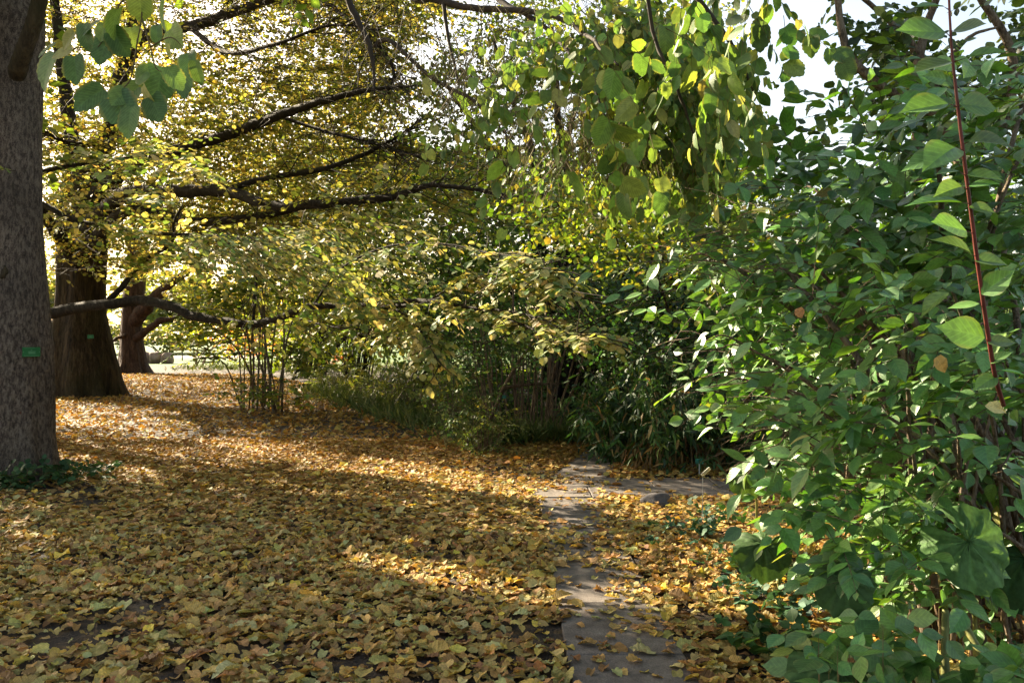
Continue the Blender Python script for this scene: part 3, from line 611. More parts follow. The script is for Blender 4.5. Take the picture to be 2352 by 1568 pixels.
# ================================================================== REDDISH TREE FURTHER BACK
T3 = np.array(P(304, 775, 39.5)); T3[2] = 0
t3 = thing('broadleaf_tree', T3, 'reddish dark forked trunk with a stub limb pointing right, farther off beside the lawn', 'tree')
build('trunk', [trunk_mesh(T3[0], T3[1], [(-.15, 0, 0, .78), (.1, 0, 0, .7), (.5, 0, 0, .58), (1., 0, 0, .52), (1.5, -.04, 0, .47), (2.2, -.05, 0, .43), (3, 0, 0, .42), (4, .1, 0, .44), (5.2, .2, 0, .42), (6.5, .25, 0, .36), (8, .2, 0, .2)], M['bark_red'], flute=.09, kf=7, root=.5, seg=72, nz=60, seed=21)], t3, smooth=True)
for p_, r_ in (([P(310, 780, 39.3), P(340, 757, 39), P(365, 740, 38.6), P(374, 735, 38.5), P(395, 732, 38.3), P(416, 721, 38)], [.2, .15, .14, .15, .08, .05]),
               ([P(300, 760, 39.3), P(285, 772, 39), P(265, 780, 38.8), P(245, 792, 38.4)], [.12, .09, .07, .04]),
               ([P(308, 735, 39.4), P(330, 712, 39), P(350, 690, 38.6), P(400, 640, 38), P(470, 600, 37)], [.36, .32, .26, .18, .06]),
               ([P(312, 600, 39.5), P(330, 540, 39), P(360, 480, 38.5), P(400, 400, 38)], [.3, .24, .18, .1])):
    build('bough', [tube(p_, r_, M['bark_red'], seg=9, rough=.08, wob=.12)], t3, smooth=True)
q = region([(-420, -200), (900, -200), (1000, 300), (700, 640), (330, 690), (60, 660), (-420, 500)], 30, 46, 3400, clump=.3, seed=22, holes=HOLE)  # crown stretched out of view to the left to shade the far ground
cw = foliage(q, rdir(3400, (.2, -.2, 0), .9, .3), 1.6, 15, .15, yl, yw, M['leaf_yellow'], tp='far', tilt=.8, droop=.15, jit=.5, twig=M['twig_dark'], tr=.012, keep=keep_light, wid=1.15)
build('crown', cw, t3)

# ================================================================== SPREADING TREE WITH THE LOW BOUGH (its trunk stands behind the grey trunk)
T4 = np.array(P(28, 775, 14.2)); T4[2] = 0
t4 = thing('spreading_tree', T4, 'tree hidden behind the grey trunk whose low dark bough sweeps right with yellow-green leaf sprays', 'tree')
build('trunk', [trunk_mesh(T4[0], T4[1], [(-.1, 0, 0, .26), (.3, 0, 0, .23), (1.5, .02, 0, .2), (2.5, .06, 0, .18), (4, .1, 0, .12), (6, .1, 0, .05)], M['bark_limb'], flute=.06, seg=24, nz=30, seed=5)], t4, smooth=True)
lowb = [
 ([P(30, 745, 14.2), P(110, 720, 13.7), P(180, 704, 13.4), P(250, 698, 13), P(330, 690, 12.8), P(400, 705, 12.4), P(450, 728, 12.2), P(520, 738, 11.9), P(590, 741, 11.6), P(650, 722, 11.2), P(720, 700, 10.8), P(800, 703, 10.4), P(900, 704, 9.8), P(985, 690, 9.2)], [.11, .095, .085, .075, .075, .07, .062, .055, .05, .045, .04, .035, .03, .012]),
 ([P(240, 700, 13.1), P(280, 660, 13), P(310, 620, 13), P(345, 590, 12.9), P(392, 560, 12.8), P(400, 510, 12.6), P(420, 470, 12.4)], [.05, .044, .038, .033, .028, .018, .01]),
 ([P(30, 470, 14.3), P(95, 470, 13.7), P(165, 505, 13.3), P(250, 520, 13), P(340, 535, 12.6), P(470, 540, 12), P(560, 548, 11.7)], [.06, .05, .042, .035, .028, .02, .008]),
 ([P(30, 420, 14.3), P(110, 390, 13.5), P(200, 372, 13), P(300, 360, 12.4), P(420, 330, 12)], [.05, .035, .028, .02, .008]),
 ([P(720, 700, 10.8), P(780, 620, 10.3), P(880, 570, 9.6), P(1000, 560, 9), P(1120, 582, 8.4), P(1240, 638, 7.8), P(1365, 735, 7.3)], [.016, .014, .012, .010, .008, .006, .003]),
 ([P(800, 703, 10.4), P(950, 690, 9.2), P(1060, 704, 8.5), P(1190, 742, 7.8), P(1345, 805, 7.1)], [.03, .025, .018, .011, .003]),
 ([P(1060, 704, 8.5), P(1200, 720, 7.7), P(1300, 758, 7.2), P(1385, 773, 6.9)], [.015, .01, .007, .003]),
 ([P(900, 704, 9.8), P(950, 740, 9.2), P(985, 790, 8.9), P(1012, 850, 8.7)], [.014, .01, .007, .003]),
 ([P(1120, 582, 8.4), P(1180, 590, 8), P(1260, 620, 7.6), P(1330, 690, 7.3)], [.01, .008, .006, .003]),
 ([P(590, 545, 11.7), P(592, 600, 11.6), P(586, 680, 11.6), P(580, 742, 11.7)], [.012, .014, .018, .02]),
 ([P(985, 690, 9.2), P(1080, 640, 8.6), P(1180, 640, 8.1), P(1290, 700, 7.6)], [.014, .01, .007, .003]),
 ([P(650, 722, 11.2), P(760, 750, 10.6), P(860, 760, 10), P(930, 800, 9.6)], [.014, .01, .007, .003]),
]
for p_, r_ in lowb: build('bough', [tube(p_, r_, M['bark_limb'], seg=9, n=10*len(p_), rough=.05, wob=.05), side_twigs(p_, 16, .3, .9, .007)], t4, smooth=True)
ml = [(.42, .37, .14), (.48, .41, .18), (.24, .28, .08), (.13, .20, .055), (.34, .33, .11), (.09, .15, .04)]; mw = [2.4, 1.3, 2.6, 2.4, 2.2, 1.2]
Q_ = spline(lowb[0][0], 160); ML = np.c_[CX+Q_[:, 0]/Q_[:, 1]*F, HY-(Q_[:, 2]-CAM_H)/Q_[:, 1]*F, Q_[:, 1], np.interp(np.linspace(0, 1, 160), np.linspace(0, 1, len(lowb[0][1])), lowb[0][1])*F/Q_[:, 1]]
ALLB = np.vstack([ML, BL])
def keep_m(p): return keep_open(p, ALLB, .3)
cw = []
q, D = along([lowb[i][0] for i in (4, 5, 6, 7, 8, 10, 11)], 52, .1, .5, .88)
cw += foliage(q, D-np.array([0, 0, .12]), .34, 8, .068, ml, mw, M['leaf_yellow'], keep=keep_streak, tp='hazel', tilt=.12, droop=.22, jit=.2, ldroop=.1, twig=M['twig_dark'], tr=.003, wid=.8, bias=np.array([-.15, -.18, 0]))
q, D = along([lowb[i][0] for i in (0,)], 34, .5, .75)
cw += foliage(q, D, .5, 8, .085, ml, mw, M['leaf_yellow'], keep=keep_streak, tp='mid', tilt=.3, droop=.2, jit=.3, ldroop=.3, twig=M['twig_dark'], tr=.004, wid=1.1)
q, D = along([lowb[i][0] for i in (1, 2, 3)], 60, .15, .8)
cw += foliage(q, D, .6, 9, .085, ml, mw, M['leaf_yellow'], keep=keep_streak, tp='mid', tilt=.3, droop=.15, jit=.3, twig=M['twig_dark'], tr=.004, wid=1.15)
q = region([(330, 540), (700, 500), (1000, 480), (1180, 560), (1240, 640), (1000, 640), (750, 660), (600, 640), (450, 610)], 8.6, 12.5, 250, clump=.8, seed=31)
cw += foliage(q, rdir(250, (.8, -.3, -.3), .35, .3), .55, 10, .068, ml, mw, M['leaf_yellow'], tp='mid', keep=keep_m, tilt=.14, droop=.18, jit=.22, ldroop=.1, twig=M['twig_dark'], tr=.004, wid=1.15)
q = region([(100, 300), (330, 330), (460, 380), (420, 470), (300, 480), (90, 460), (20, 440), (40, 380)], 9, 13, 75, clump=.8, seed=32)
cw += foliage(q, rdir(75, (.3, -.5, 0), .6, .3), .55, 9, .085, ml, mw, M['leaf_yellow'], keep=keep_streak, tp='mid', tilt=.28, droop=.15, jit=.3, twig=M['twig_dark'], tr=.004, wid=1.15)
q = region([(700, 620), (900, 600), (1010, 700), (1000, 770), (800, 760), (600, 780), (560, 740)], 9, 11.5, 42, clump=.8, seed=33)
cw += foliage(q, rdir(42, (.6, -.3, -.4), .4, .3), .45, 8, .078, ml, mw, M['leaf_yellow'], tp='hazel', keep=keep_m, tilt=.16, droop=.2, jit=.22, ldroop=.15, twig=M['twig_dark'], tr=.003, wid=.8)
build('crown', cw, t4)
# ================================================================== SHRUBS AND THICKETS
gy = [(0.149, 0.218, 0.040), (0.230, 0.265, 0.052), (0.092, 0.149, 0.029), (0.322, 0.299, 0.063), (0.057, 0.103, 0.023)]; gw = [3, 2.2, 2, 1, 1]
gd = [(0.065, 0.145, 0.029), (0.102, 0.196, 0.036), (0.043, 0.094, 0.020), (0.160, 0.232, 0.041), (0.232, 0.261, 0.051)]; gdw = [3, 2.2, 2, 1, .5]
gb = [(0.028, 0.091, 0.035), (0.042, 0.119, 0.039), (0.020, 0.056, 0.025), (0.070, 0.154, 0.042)]; gbw = [3, 2.5, 2, 1]

# many-stemmed shrub standing alone in the leaves
S1 = G(600, 946)
s1 = thing('hazel_shrub', S1, 'lone many-stemmed shrub with thin grey-brown stems rising from the orange leaf carpet', 'shrub')
tops = [(488, 745, 18), (512, 700, 18.3), (545, 640, 18.8), (568, 600, 19), (592, 530, 18.6), (601, 300, 18.5), (622, 600, 18.4), (640, 610, 18.7), (655, 640, 18.9), (690, 690, 18.7), (560, 690, 18.2), (606, 560, 18.2), (640, 520, 18.8), (470, 800, 18.3), (720, 740, 18.6), (530, 720, 18.4), (580, 640, 19.2), (615, 450, 18.9)]
st = []
for i, (a, b, c) in enumerate(tops):
    bx = 552+98*rng.random()+.15*(a-600); by = 935+16*rng.random(); g = G(bx, by); e = P(a, b, c); m_ = g*.5+e*.5+np.array([.12*(1 if a > bx else -1)*-.5, 0, .25])
    build('stem', [tube([g-np.array([0, 0, .05]), m_, e], [.026 if i < 10 else .017, .02 if i < 10 else .012, .006], M['stem_brown'] if i % 3 else M['bark_pale'], seg=6, n=14, wob=.35)], s1, smooth=True)
q = np.array([G(550+105*rng.random(), 928+24*rng.random()) for _ in range(20)])
th = twigs(q, q+np.array([0, 0, .5])+.06*rng.standard_normal((20, 3)), q+np.array([0, 0, .9])+.25*rng.standard_normal((20, 3)), .009, M['stem_brown'])
q = region([(430, 760), (470, 700), (560, 620), (700, 640), (730, 760), (720, 860), (640, 830), (560, 800), (480, 850), (420, 810)], 17.4, 19.8, 290, clump=1., seed=41)
cw = [th]+foliage(q, rdir(290, (.0, -.2, .05), 1, .2), .6, 9, .095, gy, gw, M['leaf_green'], tp='mid', tilt=.22, droop=.15, jit=.25, twig=M['twig_dark'], tr=.005, wid=1.15)
q = region([(500, 880), (570, 860), (690, 880), (725, 915), (640, 930), (500, 900)], 17.6, 19.2, 64, seed=42)
cw += foliage(q, rdir(64, (0, -.2, .05), 1, .2), .5, 8, .085, gy, gw, M['leaf_green'], tilt=.2, droop=.2, jit=.25, twig=M['twig_dark'], tr=.004, wid=1.15)
build('foliage', cw, s1)

BK = dict(tilt=.95, bias=np.array([0, -.5, 0]))
def shrub(name, base, label, cat, poly, d0, d1, n, pal, w, L=.6, m=9, ls=.08, stems=10, sr=.02, mat='leaf_green', smat='stem_brown', base_r=.3, group=None, clump=.8, seed=50, tp='mid', tilt=.35, droop=.2, jit=.4, dirb=(0, -.2, 0), wid=1.1, tr=.004, holes=(), ldroop=.2, keep=None, bias=None):
    """bush whose stems fan out from its base into the foliage"""
    t = thing(name, base, label, cat, group); base = np.array(base, float)
    q = region(poly, d0, d1, n, clump=clump, seed=seed, holes=holes)
    sm = []
    idx = rng.choice(n, stems, replace=stems > n)
    for i in idx:
        b = base+np.array([rng.uniform(-1, 1)*base_r, rng.uniform(-1, 1)*base_r, -.05]); e = q[i]
        mm = b*.45+e*.55; mm[:2] = b[:2]*.7+e[:2]*.3; mm[2] = b[2]*.4+e[2]*.6
        build('stem', [tube([b, mm, e], [sr*rng.uniform(.6, 1.3), sr*.75, sr*.3], M[smat], seg=6, n=16, wob=.4)], t, smooth=True)
    build('foliage', foliage(q, rdir(n, dirb, .9, .3), L, m, ls, pal, w, M[mat], tp=tp, tilt=tilt, droop=droop, jit=jit, twig=M['twig_dark'], tr=tr, wid=wid, ldroop=ldroop, keep=keep, bias=bias), t)
    return t

# ---- thicket across the middle, far row
HG = 'tall shrubs of the middle thicket'
shrub('thicket_shrub', G(690, 868), 'yellow-green leafy shrub right of the lone many-stemmed shrub, at the back of the leaf carpet', 'shrub', [(640, 480), (860, 440), (900, 700), (820, 800), (690, 830), (600, 720)], 25, 31, 330, gy, gw, L=.95, ls=.12, stems=22, sr=.035, group=HG, seed=51, tr=.008, clump=.5, **BK, smat='bark_limb')
shrub('thicket_shrub', G(815, 880), 'tall shrub with a bundle of thin upright stems and a red glint behind it', 'shrub', [(790, 430), (1080, 400), (1100, 640), (1010, 740), (880, 800), (770, 720)], 21, 27, 330, gy+[(.05, .1, .02)], gw+[2], L=.9, ls=.115, stems=34, sr=.028, base_r=.55, group=HG, seed=52, tr=.008, clump=.5, **BK, smat='bark_limb')
shrub('thicket_shrub', G(960, 900), 'dark green bushy shrub above the fine pale-green low bushes', 'shrub', [(890, 560), (1100, 520), (1180, 700), (1150, 860), (990, 880), (860, 800)], 19, 24, 400, gd, gdw, L=.8, ls=.10, stems=22, sr=.03, group=HG, seed=53, tr=.007, clump=.6, **BK, smat='bark_limb')
shrub('thicket_shrub', G(1290, 905), 'tall yellow-green shrub rising in the middle behind the brown-stemmed thicket', 'shrub', [(980, 440), (1280, 430), (1560, 440), (1600, 640), (1330, 700), (1020, 640)], 18, 24, 640, gd+gy[:2], gdw+[1.5, 1], L=.95, ls=.11, stems=26, sr=.035, base_r=.8, group=HG, seed=54, tr=.008, clump=.6, **BK, smat='bark_limb')
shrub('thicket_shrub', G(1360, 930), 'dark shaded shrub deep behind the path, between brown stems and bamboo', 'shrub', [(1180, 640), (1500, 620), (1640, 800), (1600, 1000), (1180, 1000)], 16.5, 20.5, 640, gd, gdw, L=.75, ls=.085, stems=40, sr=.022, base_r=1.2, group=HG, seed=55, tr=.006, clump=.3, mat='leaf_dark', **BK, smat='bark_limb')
shrub('thicket_shrub', G(1650, 930), 'dense mid-green shrub behind the bamboo, its top reaching the open sky', 'shrub', [(1450, 430), (1900, 380), (2000, 700), (1800, 900), (1500, 860)], 14, 18.5, 760, gd, gdw, L=.8, ls=.095, stems=30, sr=.03, base_r=1., group=HG, seed=56, tr=.007, clump=.4, **BK, smat='bark_limb')
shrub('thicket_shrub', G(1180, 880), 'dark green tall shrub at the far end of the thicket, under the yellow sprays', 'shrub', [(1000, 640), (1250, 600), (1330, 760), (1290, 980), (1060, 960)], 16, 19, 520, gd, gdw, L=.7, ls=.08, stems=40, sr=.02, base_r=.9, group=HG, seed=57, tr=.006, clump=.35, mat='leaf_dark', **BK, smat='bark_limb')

WG = 'tall trees of the wood behind the shrubs'
for lb, pl, d0, d1, n, L_, ls, sd_, cat in (('broad yellow-green tree closing the view behind the lone many-stemmed shrub', [(600, 360), (880, 330), (900, 770), (800, 790), (640, 780), (590, 600)], 32, 38, 420, 1.5, .2, 58, 0),
        ('tall green tree behind the thicket, left of the brown stems', [(840, 340), (1180, 340), (1200, 880), (1000, 860), (850, 790)], 28, 33, 520, 1.3, .18, 59, 1),
        ('tall dark green tree far behind the brown stems and the stone path', [(1120, 330), (1560, 330), (1580, 920), (1300, 930), (1120, 880)], 24, 29, 620, 1.2, .16, 60, 1),
        ('tall yellow-green tree filling the gap behind the leaves hanging over the path', [(1060, 60), (1240, -40), (1690, -40), (1700, 400), (1050, 420), (960, 330)], 15, 22, 900, .9, .10, 66, 0),
        ('tall dark green tree far behind the bamboo clump', [(1480, 350), (1950, 360), (1980, 930), (1500, 930)], 20, 25, 560, 1.1, .15, 65, 1)):
    c_ = np.array(pl).mean(0); g = P(c_[0], 0, (d0+d1)/2); g[2] = 0
    shrub('wood_tree', g, lb, 'tree', pl, d0, d1, n, (gy if cat == 0 else gd+gy[:1]), (gw if cat == 0 else gdw+[1]), L=L_, m=12, ls=ls, stems=7, sr=.12, smat='bark_limb', base_r=.25, group=WG, seed=sd_, tr=.01, clump=.3, **BK)
# ---- brown-stemmed thicket in the centre
S2 = G(1195, 1003)
s2 = thing('stem_thicket', S2, 'thicket of many thin orange-brown stems in deep shade at the centre', 'shrub')
for i in range(54):
    b = G(rng.uniform(1120, 1275), rng.uniform(985, 1016)); px = CX+b[0]/b[1]*F
    e = P(px+(px-1195)*.7+rng.normal(0, 28), rng.uniform(560, 860), b[1]+rng.uniform(-.3, 1.)); mm = b*.5+e*.5+.05*rng.standard_normal(3)
    r_ = rng.choice([.008, .012, .018, .035], p=[.45, .3, .17, .08])
    build('stem', [tube([b-np.array([0, 0, .05]), mm, e], [r_, r_*.8, r_*.4], M['stem_brown'], seg=6, n=14, wob=.5 if r_ < .02 else .15)], s2, smooth=True)
build('stem', [tube([P(1124, 990, 13.6), P(1126, 968, 13.5), P(1160, 886, 13.4), P(1222, 790, 13.3), P(1300, 700, 13.2)], [.04, .034, .03, .026, .012], M['stem_brown'], seg=7, wob=.15)], s2, smooth=True)
build('stem', [tube([P(1150, 893, 13.5), P(1200, 884, 13.5), P(1290, 880, 13.6)], [.03, .024, .012], M['stem_brown'], seg=7)], s2, smooth=True)
q = region([(1020, 800), (1130, 760), (1300, 740), (1260, 860), (1190, 880), (1150, 1020), (1090, 1040), (1030, 960)], 12.2, 14.2, 210, clump=.8, seed=61)
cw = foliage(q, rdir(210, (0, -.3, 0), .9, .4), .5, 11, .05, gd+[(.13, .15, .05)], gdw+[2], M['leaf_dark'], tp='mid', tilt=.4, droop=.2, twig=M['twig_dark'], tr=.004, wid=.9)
q = region([(1010, 620), (1180, 560), (1420, 600), (1460, 780), (1300, 800), (1120, 760)], 11.5, 14, 230, clump=.8, seed=62)
cw += foliage(q, rdir(230, (.2, -.3, -.1), .8, .3), .55, 11, .065, gd, gdw, M['leaf_green'], tp='mid', tilt=.25, droop=.25, jit=.3, twig=M['twig_dark'], tr=.004)
build('foliage', cw, s2)
shrub('cascading_shrub', G(1480, 965), 'blue-green fine-leaved shrub cascading down between brown stems and bamboo', 'shrub', [(1290, 600), (1450, 570), (1640, 640), (1690, 800), (1620, 860), (1500, 830), (1370, 790), (1290, 720)], 10.6, 13, 300, gb+[(.07, .13, .03)], gbw+[1], L=.6, m=11, ls=.062, stems=16, sr=.022, seed=63, tilt=.25, droop=.35, jit=.3, dirb=(.4, -.2, -.4), clump=.9, tr=.004)
shrub('small_tree', G(1560, 975), 'light-green small tree above the cascading shrub with scattered yellow leaves', 'tree', [(1180, 380), (1420, 330), (1700, 380), (1830, 470), (1800, 640), (1600, 680), (1400, 620), (1200, 520)], 9.3, 13.5, 520, gy+gd[:2]+[(.40, .30, .08)], gw+[2, 2, .5], L=.62, m=10, ls=.068, stems=14, sr=.04, smat='bark_limb', seed=64, droop=.2, jit=.4, clump=.7, tr=.004, **BK)

# ---- low fine-leaved bushes along the edge of the leaf carpet
LG = 'low fine-leaved bushes edging the leaf carpet'
fine = [(0.149, 0.196, 0.057), (0.103, 0.149, 0.039), (0.207, 0.218, 0.081), (0.069, 0.103, 0.029), (0.218, 0.218, 0.057)]; fw = [3, 2.5, 1.5, 2, .8]
lows = [('pale grassy low bush at the far end of the row edging the leaf carpet', [(700, 880), (720, 835), (800, 820), (850, 860), (830, 905), (740, 900)], 25, 28.5, 90),
        ('light-green low bush with arching narrow leaves, second from the far end of the row', [(800, 900), (800, 850), (870, 825), (930, 850), (930, 930), (850, 925)], 21.5, 25, 110),
        ('bushy olive low shrub in the middle of the row edging the leaf carpet', [(890, 930), (870, 870), (920, 835), (1010, 850), (1030, 960), (950, 955)], 17.5, 21, 150),
        ('rounded olive low shrub just left of the brown-stemmed thicket', [(980, 970), (970, 890), (1030, 850), (1110, 880), (1110, 1000), (1040, 1000)], 14.5, 17.5, 150),
        ('ragged dark-green low shrub nearest the path, spilling onto the leaves', [(1060, 1040), (1060, 960), (1110, 920), (1170, 970), (1150, 1050), (1090, 1070)], 11.6, 13, 110)]
for i, (lb, pl, d0, d1, n) in enumerate(lows):
    c = np.array(pl).mean(0); g = P(c[0], 0, (d0+d1)/2); g[2] = 0
    q0 = region(pl, d0, d1, n, seed=70+i); q0[:, 2] = np.clip(q0[:, 2], .04, 1.3)
    t = thing('low_shrub', g, lb, 'shrub', LG)
    s_ = twigs(np.c_[q0[:, :2]*.6+g[:2]*.4, np.zeros(n)], np.c_[q0[:, :2]*.8+g[:2]*.2, q0[:, 2]*.5], q0, .006, M['stem_brown'])
    build('foliage', [s_]+foliage(q0, rdir(n, (0, -.15, .25), .8, .6), .42, 20, .055+.013*(3-i), fine, fw, M['leaf_green'], tp='bamboo' if i < 2 else 'far', tilt=.6, droop=.25, jit=.5, twig=M['twig_green'], tr=.003, wid=1.6 if i < 2 else .75), t)
# grass verge between the bushes and the leaf carpet
q = np.concatenate([G(690, 900)[None]+(G(1130, 1035)-G(690, 900))[None]*(rng.random((900, 1))**.8)+np.array([1., .7, 0])*(rng.standard_normal((900, 1))*.3+.25),
                    np.stack([rng.uniform(-.3, 2.4, 900), rng.uniform(12.9, 14.8, 900), np.zeros(900)], 1), np.stack([rng.uniform(-16, -7.5, 700), rng.uniform(40, 47, 700), np.zeros(700)], 1), np.stack([rng.uniform(-9, 6, 2600), rng.uniform(17, 50, 2600), np.zeros(2600)], 1)]); q = np.concatenate([q[:2500], q[2500:][beyond_bed(q[2500:, 0], q[2500:, 1]-.5)]]); q[:, 2] = 0
tag(build('grass', foliage(q, rdir(len(q), (0, 0, 1.4), .5, .5), .22, 6, .2, [(.09, .12, .035), (.05, .08, .02), (.14, .15, .05)], [2, 2, 1], M['leaf_dark'], tp='bamboo', tilt=.5, droop=.2, spread=.35, jit=.4, wid=.6)), 'tufts of grass and low weeds along the edge of the leaf carpet', 'grass', kind='stuff')

# ---- bamboo
B0 = G(1560, 1078)
bm = thing('bamboo', B0, 'dense dark drooping bamboo clump beside the stone path', 'bamboo')
n = 150; cu = []
for i in range(n):
    b = np.array([rng.uniform(1.25, 3.6), rng.uniform(10.35, 12.2), -.05]); h = rng.uniform(.8, 1.5)*(1-.12*abs(b[0]-2.4)); o = np.array([rng.normal(0, .3)-(.35 if b[0] < 1.7 else 0), rng.normal(0, .25)-(.3 if b[1] < 10.9 else 0), 0])
    cu.append((b, b+.35*o+np.array([0, 0, h*.65]), b+o+np.array([0, 0, h])))
A_, B_, C_ = map(np.array, zip(*cu))
M['culm'] = noise_mat('culm', [(.3, (.08, .06, .03)), (.7, (.20, .15, .08))], sc=9, bump=.1)
for i in range(100): build('culm', [twigs(A_[i:i+1], B_[i:i+1], C_[i:i+1], .008, M['culm'])], bm)
build('culm', [twigs(A_[100:], B_[100:], C_[100:], .008, M['culm'])], bm)['kind'] = 'stuff'
tt_ = rng.random((1900, 1))**.75; ii = rng.integers(0, n, 1900); q = (1-tt_)**2*A_[ii]+2*tt_*(1-tt_)*B_[ii]+tt_**2*C_[ii]; q += .06*rng.standard_normal(q.shape); q[:, 2] = np.maximum(q[:, 2], .12)
bl = [(0.027, 0.074, 0.019), (0.041, 0.095, 0.024), (0.020, 0.047, 0.019), (0.081, 0.121, 0.030), (0.203, 0.135, 0.054), (0.034, 0.061, 0.041)]; bw = [3, 2.2, 2, .8, .5, .8]
cw = foliage(q, rdir(1900, (-.2, -.5, -.1), .8, .5), .26, 6, .135, bl, bw, M['leaf_dark'], tp='bamboo', tilt=.6, droop=.25, spread=.9, jit=.5, ldroop=.4, curl=.35, wid=1.3)
q = np.stack([rng.uniform(1.5, 3.6, 260), rng.uniform(10.3, 11.6, 260), rng.uniform(.05, .5, 260)], 1)
cw += foliage(q, rdir(260, (0, -.3, -.6), .7, .5), .25, 5, .14, [(.16, .09, .035), (.10, .055, .022), (.22, .15, .07)], [2, 2, 1], M['leaf_dark'], tp='bamboo', droop=.5, spread=.4, ldroop=.6, jit=.5)
build('foliage', cw, bm)

# ================================================================== RIGHT SIDE: DOGWOOD AND TREES BEHIND IT
dg = [(.088, .195, .05), (.108, .23, .056), (.066, .16, .045), (.135, .25, .06), (.06, .145, .052), (.26, .27, .08)]; dw = [3, 2.4, 2.2, 1, 1, .12]
DB = np.array([2.55, 4.45, 0])
dgw = thing('dogwood_shrub', DB, 'large dogwood bush with pointed veined green leaves filling the right side', 'shrub')
CB = np.array([-.4, -.65, .15]); CL = np.array([-.3, -.22, .3])
A1 = [(1860, 650), (2000, 625), (2400, 590), (2400, 1060), (2200, 1110), (2180, 1330), (2100, 1390), (1960, 1320), (1880, 1240), (1800, 1190), (1860, 1120), (1800, 1000), (1850, 900), (1870, 800)]
ALO = [(1810, 1150), (1900, 1080), (2250, 1100), (2260, 1330), (2120, 1380), (1960, 1320), (1870, 1240)]
near_q = region(A1, 3.3, 4.4, 225, seed=81); low_q = region(ALO, 3.6, 4.3, 70, seed=82)
tip_q = region([(1490, 770), (1560, 755), (1700, 800), (1760, 900), (1720, 970), (1650, 950), (1590, 870)], 4.4, 5., 17, seed=83)
tip2_q = region([(1690, 990), (1780, 900), (1830, 1000), (1790, 1090), (1730, 1060)], 4.2, 4.7, 22, seed=88)
up_q = region([(1720, 390), (1880, 340), (2000, 285), (2100, 210), (2400, 130), (2400, 650), (1800, 690), (1620, 640), (1560, 560), (1650, 420)], 4.3, 6.4, 420, clump=.5, seed=84)
midq = region([(1520, 540), (1800, 560), (2400, 600), (2400, 1180), (1820, 1150), (1700, 960), (1560, 740)], 4.4, 6.2, 420, clump=.4, seed=85)
def keep_self(p): return keep_light(p, .3, .75)
def dog(q, n, L, m, ls, base, **kw):
    kw.setdefault('keep', keep_self)
    return foliage(q, rdir(n, base, .55, .5), L, m, ls, dg, dw, M['leaf_dogwood'], tp='dogwood', spread=.85, opposite=True, ldroop=kw.pop('ldroop', .2), tilt=.4, fold=.22, curl=.25, twig=M['stem_brown'], tr=.0028, **kw)
cw = dog(near_q, 225, .35, 7, .09, (-.7, -.45, .1), bias=CL, jit=.34, lsd=.28)
cw += dog(low_q, 70, .32, 7, .085, (-.8, -.4, .1), bias=CL, jit=.34, lsd=.28)
cw += dog(tip_q, 17, .3, 7, .078, (-.8, -.2, -.05), bias=CB, jit=.4)
cw += dog(tip2_q, 22, .33, 7, .095, (-.8, -.2, -.05), bias=CB, jit=.4)
cw += dog(up_q, 420, .42, 7, .115, (-.7, -.35, .05), bias=np.array([-.2, -.35, .3]), jit=.3)
cw += dog(midq, 420, .42, 7, .10, (-.7, -.35, .0), bias=CB, jit=.35)
bg_q = region([(1760, 620), (2420, 560), (2420, 1130), (2150, 1150), (1860, 1050)], 5.0, 6.8, 380, clump=.4, seed=89); bg_q = bg_q[bg_q[:, 2] > .25]
cw += dog(bg_q, len(bg_q), .42, 7, .10, (-.5, -.5, .0), bias=CB, jit=.4)
build('foliage', cw, dgw)
for k, (qs, cnt, r0) in enumerate(((near_q, 16, .011), (low_q, 8, .008), (tip_q, 5, .009), (tip2_q, 4, .008), (up_q, 18, .02), (midq, 16, .016))):
    for i in rng.choice(len(qs), cnt, replace=False):
        b = DB+np.array([rng.uniform(-.5, .5), rng.uniform(-.3, .6), -.05]); e = qs[i]
        mm = np.array([b[0]*.75+e[0]*.25, b[1]*.75+e[1]*.25, max(.3, e[2]*.6)])
        build('stem', [tube([b, mm, e*.8+mm*.2+np.array([0, 0, .1]), e], [r0*1.2, r0, r0*.6, .003], M['bark_pale'] if k in (0, 4) else M['stem_brown'], seg=6, n=20, wob=.2)], dgw, smooth=True)
# the red shoot
sh = [P(2305, 930, 2.42), P(2283, 850, 2.3), P(2252, 650, 2.2), P(2232, 500, 2.15), P(2210, 330, 2.12), P(2195, 200, 2.1), P(2185, 100, 2.1), P(2178, -40, 2.1)]
so = build('shoot', [tube(sh, [.0062, .0058, .0053, .0048, .0043, .0038, .0033, .0025], M['shoot_red'], seg=8, n=50, rough=.03)], dgw, smooth=True)
so['label'] = 'long red shoot rising with paired leaves'
SL = [((2168, 16), (2106, 14)), ((2171, 74), (2066, 72)), ((2185, 142), (2103, 164)), ((2221, 133), (2310, 117)), ((2190, 70), (2260, 58)), ((2178, 238), (2076, 252)), ((2203, 238), (2286, 246)), ((2193, 338), (2133, 371)), ((2190, 355), (2085, 368)), ((2225, 326), (2330, 318)),
      ((2203, 393), (2154, 394)), ((2221, 403), (2302, 404)), ((2210, 428), (2158, 440)), ((2225, 428), (2288, 412)), ((2211, 466), (2094, 452)), ((2225, 476), (2284, 482)), ((2220, 530), (2147, 510)), ((2232, 586), (2165, 536)), ((2239, 600), (2312, 596)), ((2254, 676), (2324, 624)),
      ((2250, 697), (2182, 704)), ((2262, 776), (2176, 748)), ((2268, 788), (2330, 778)), ((2275, 835), (2322, 806)), ((2290, 862), (2245, 885)), ((2300, 850), (2352, 862))]
Q = spline(sh, 80); qpy = HY-(Q[:, 2]-CAM_H)/Q[:, 1]*F
bs, axs, szs, tw = [], [], [], []
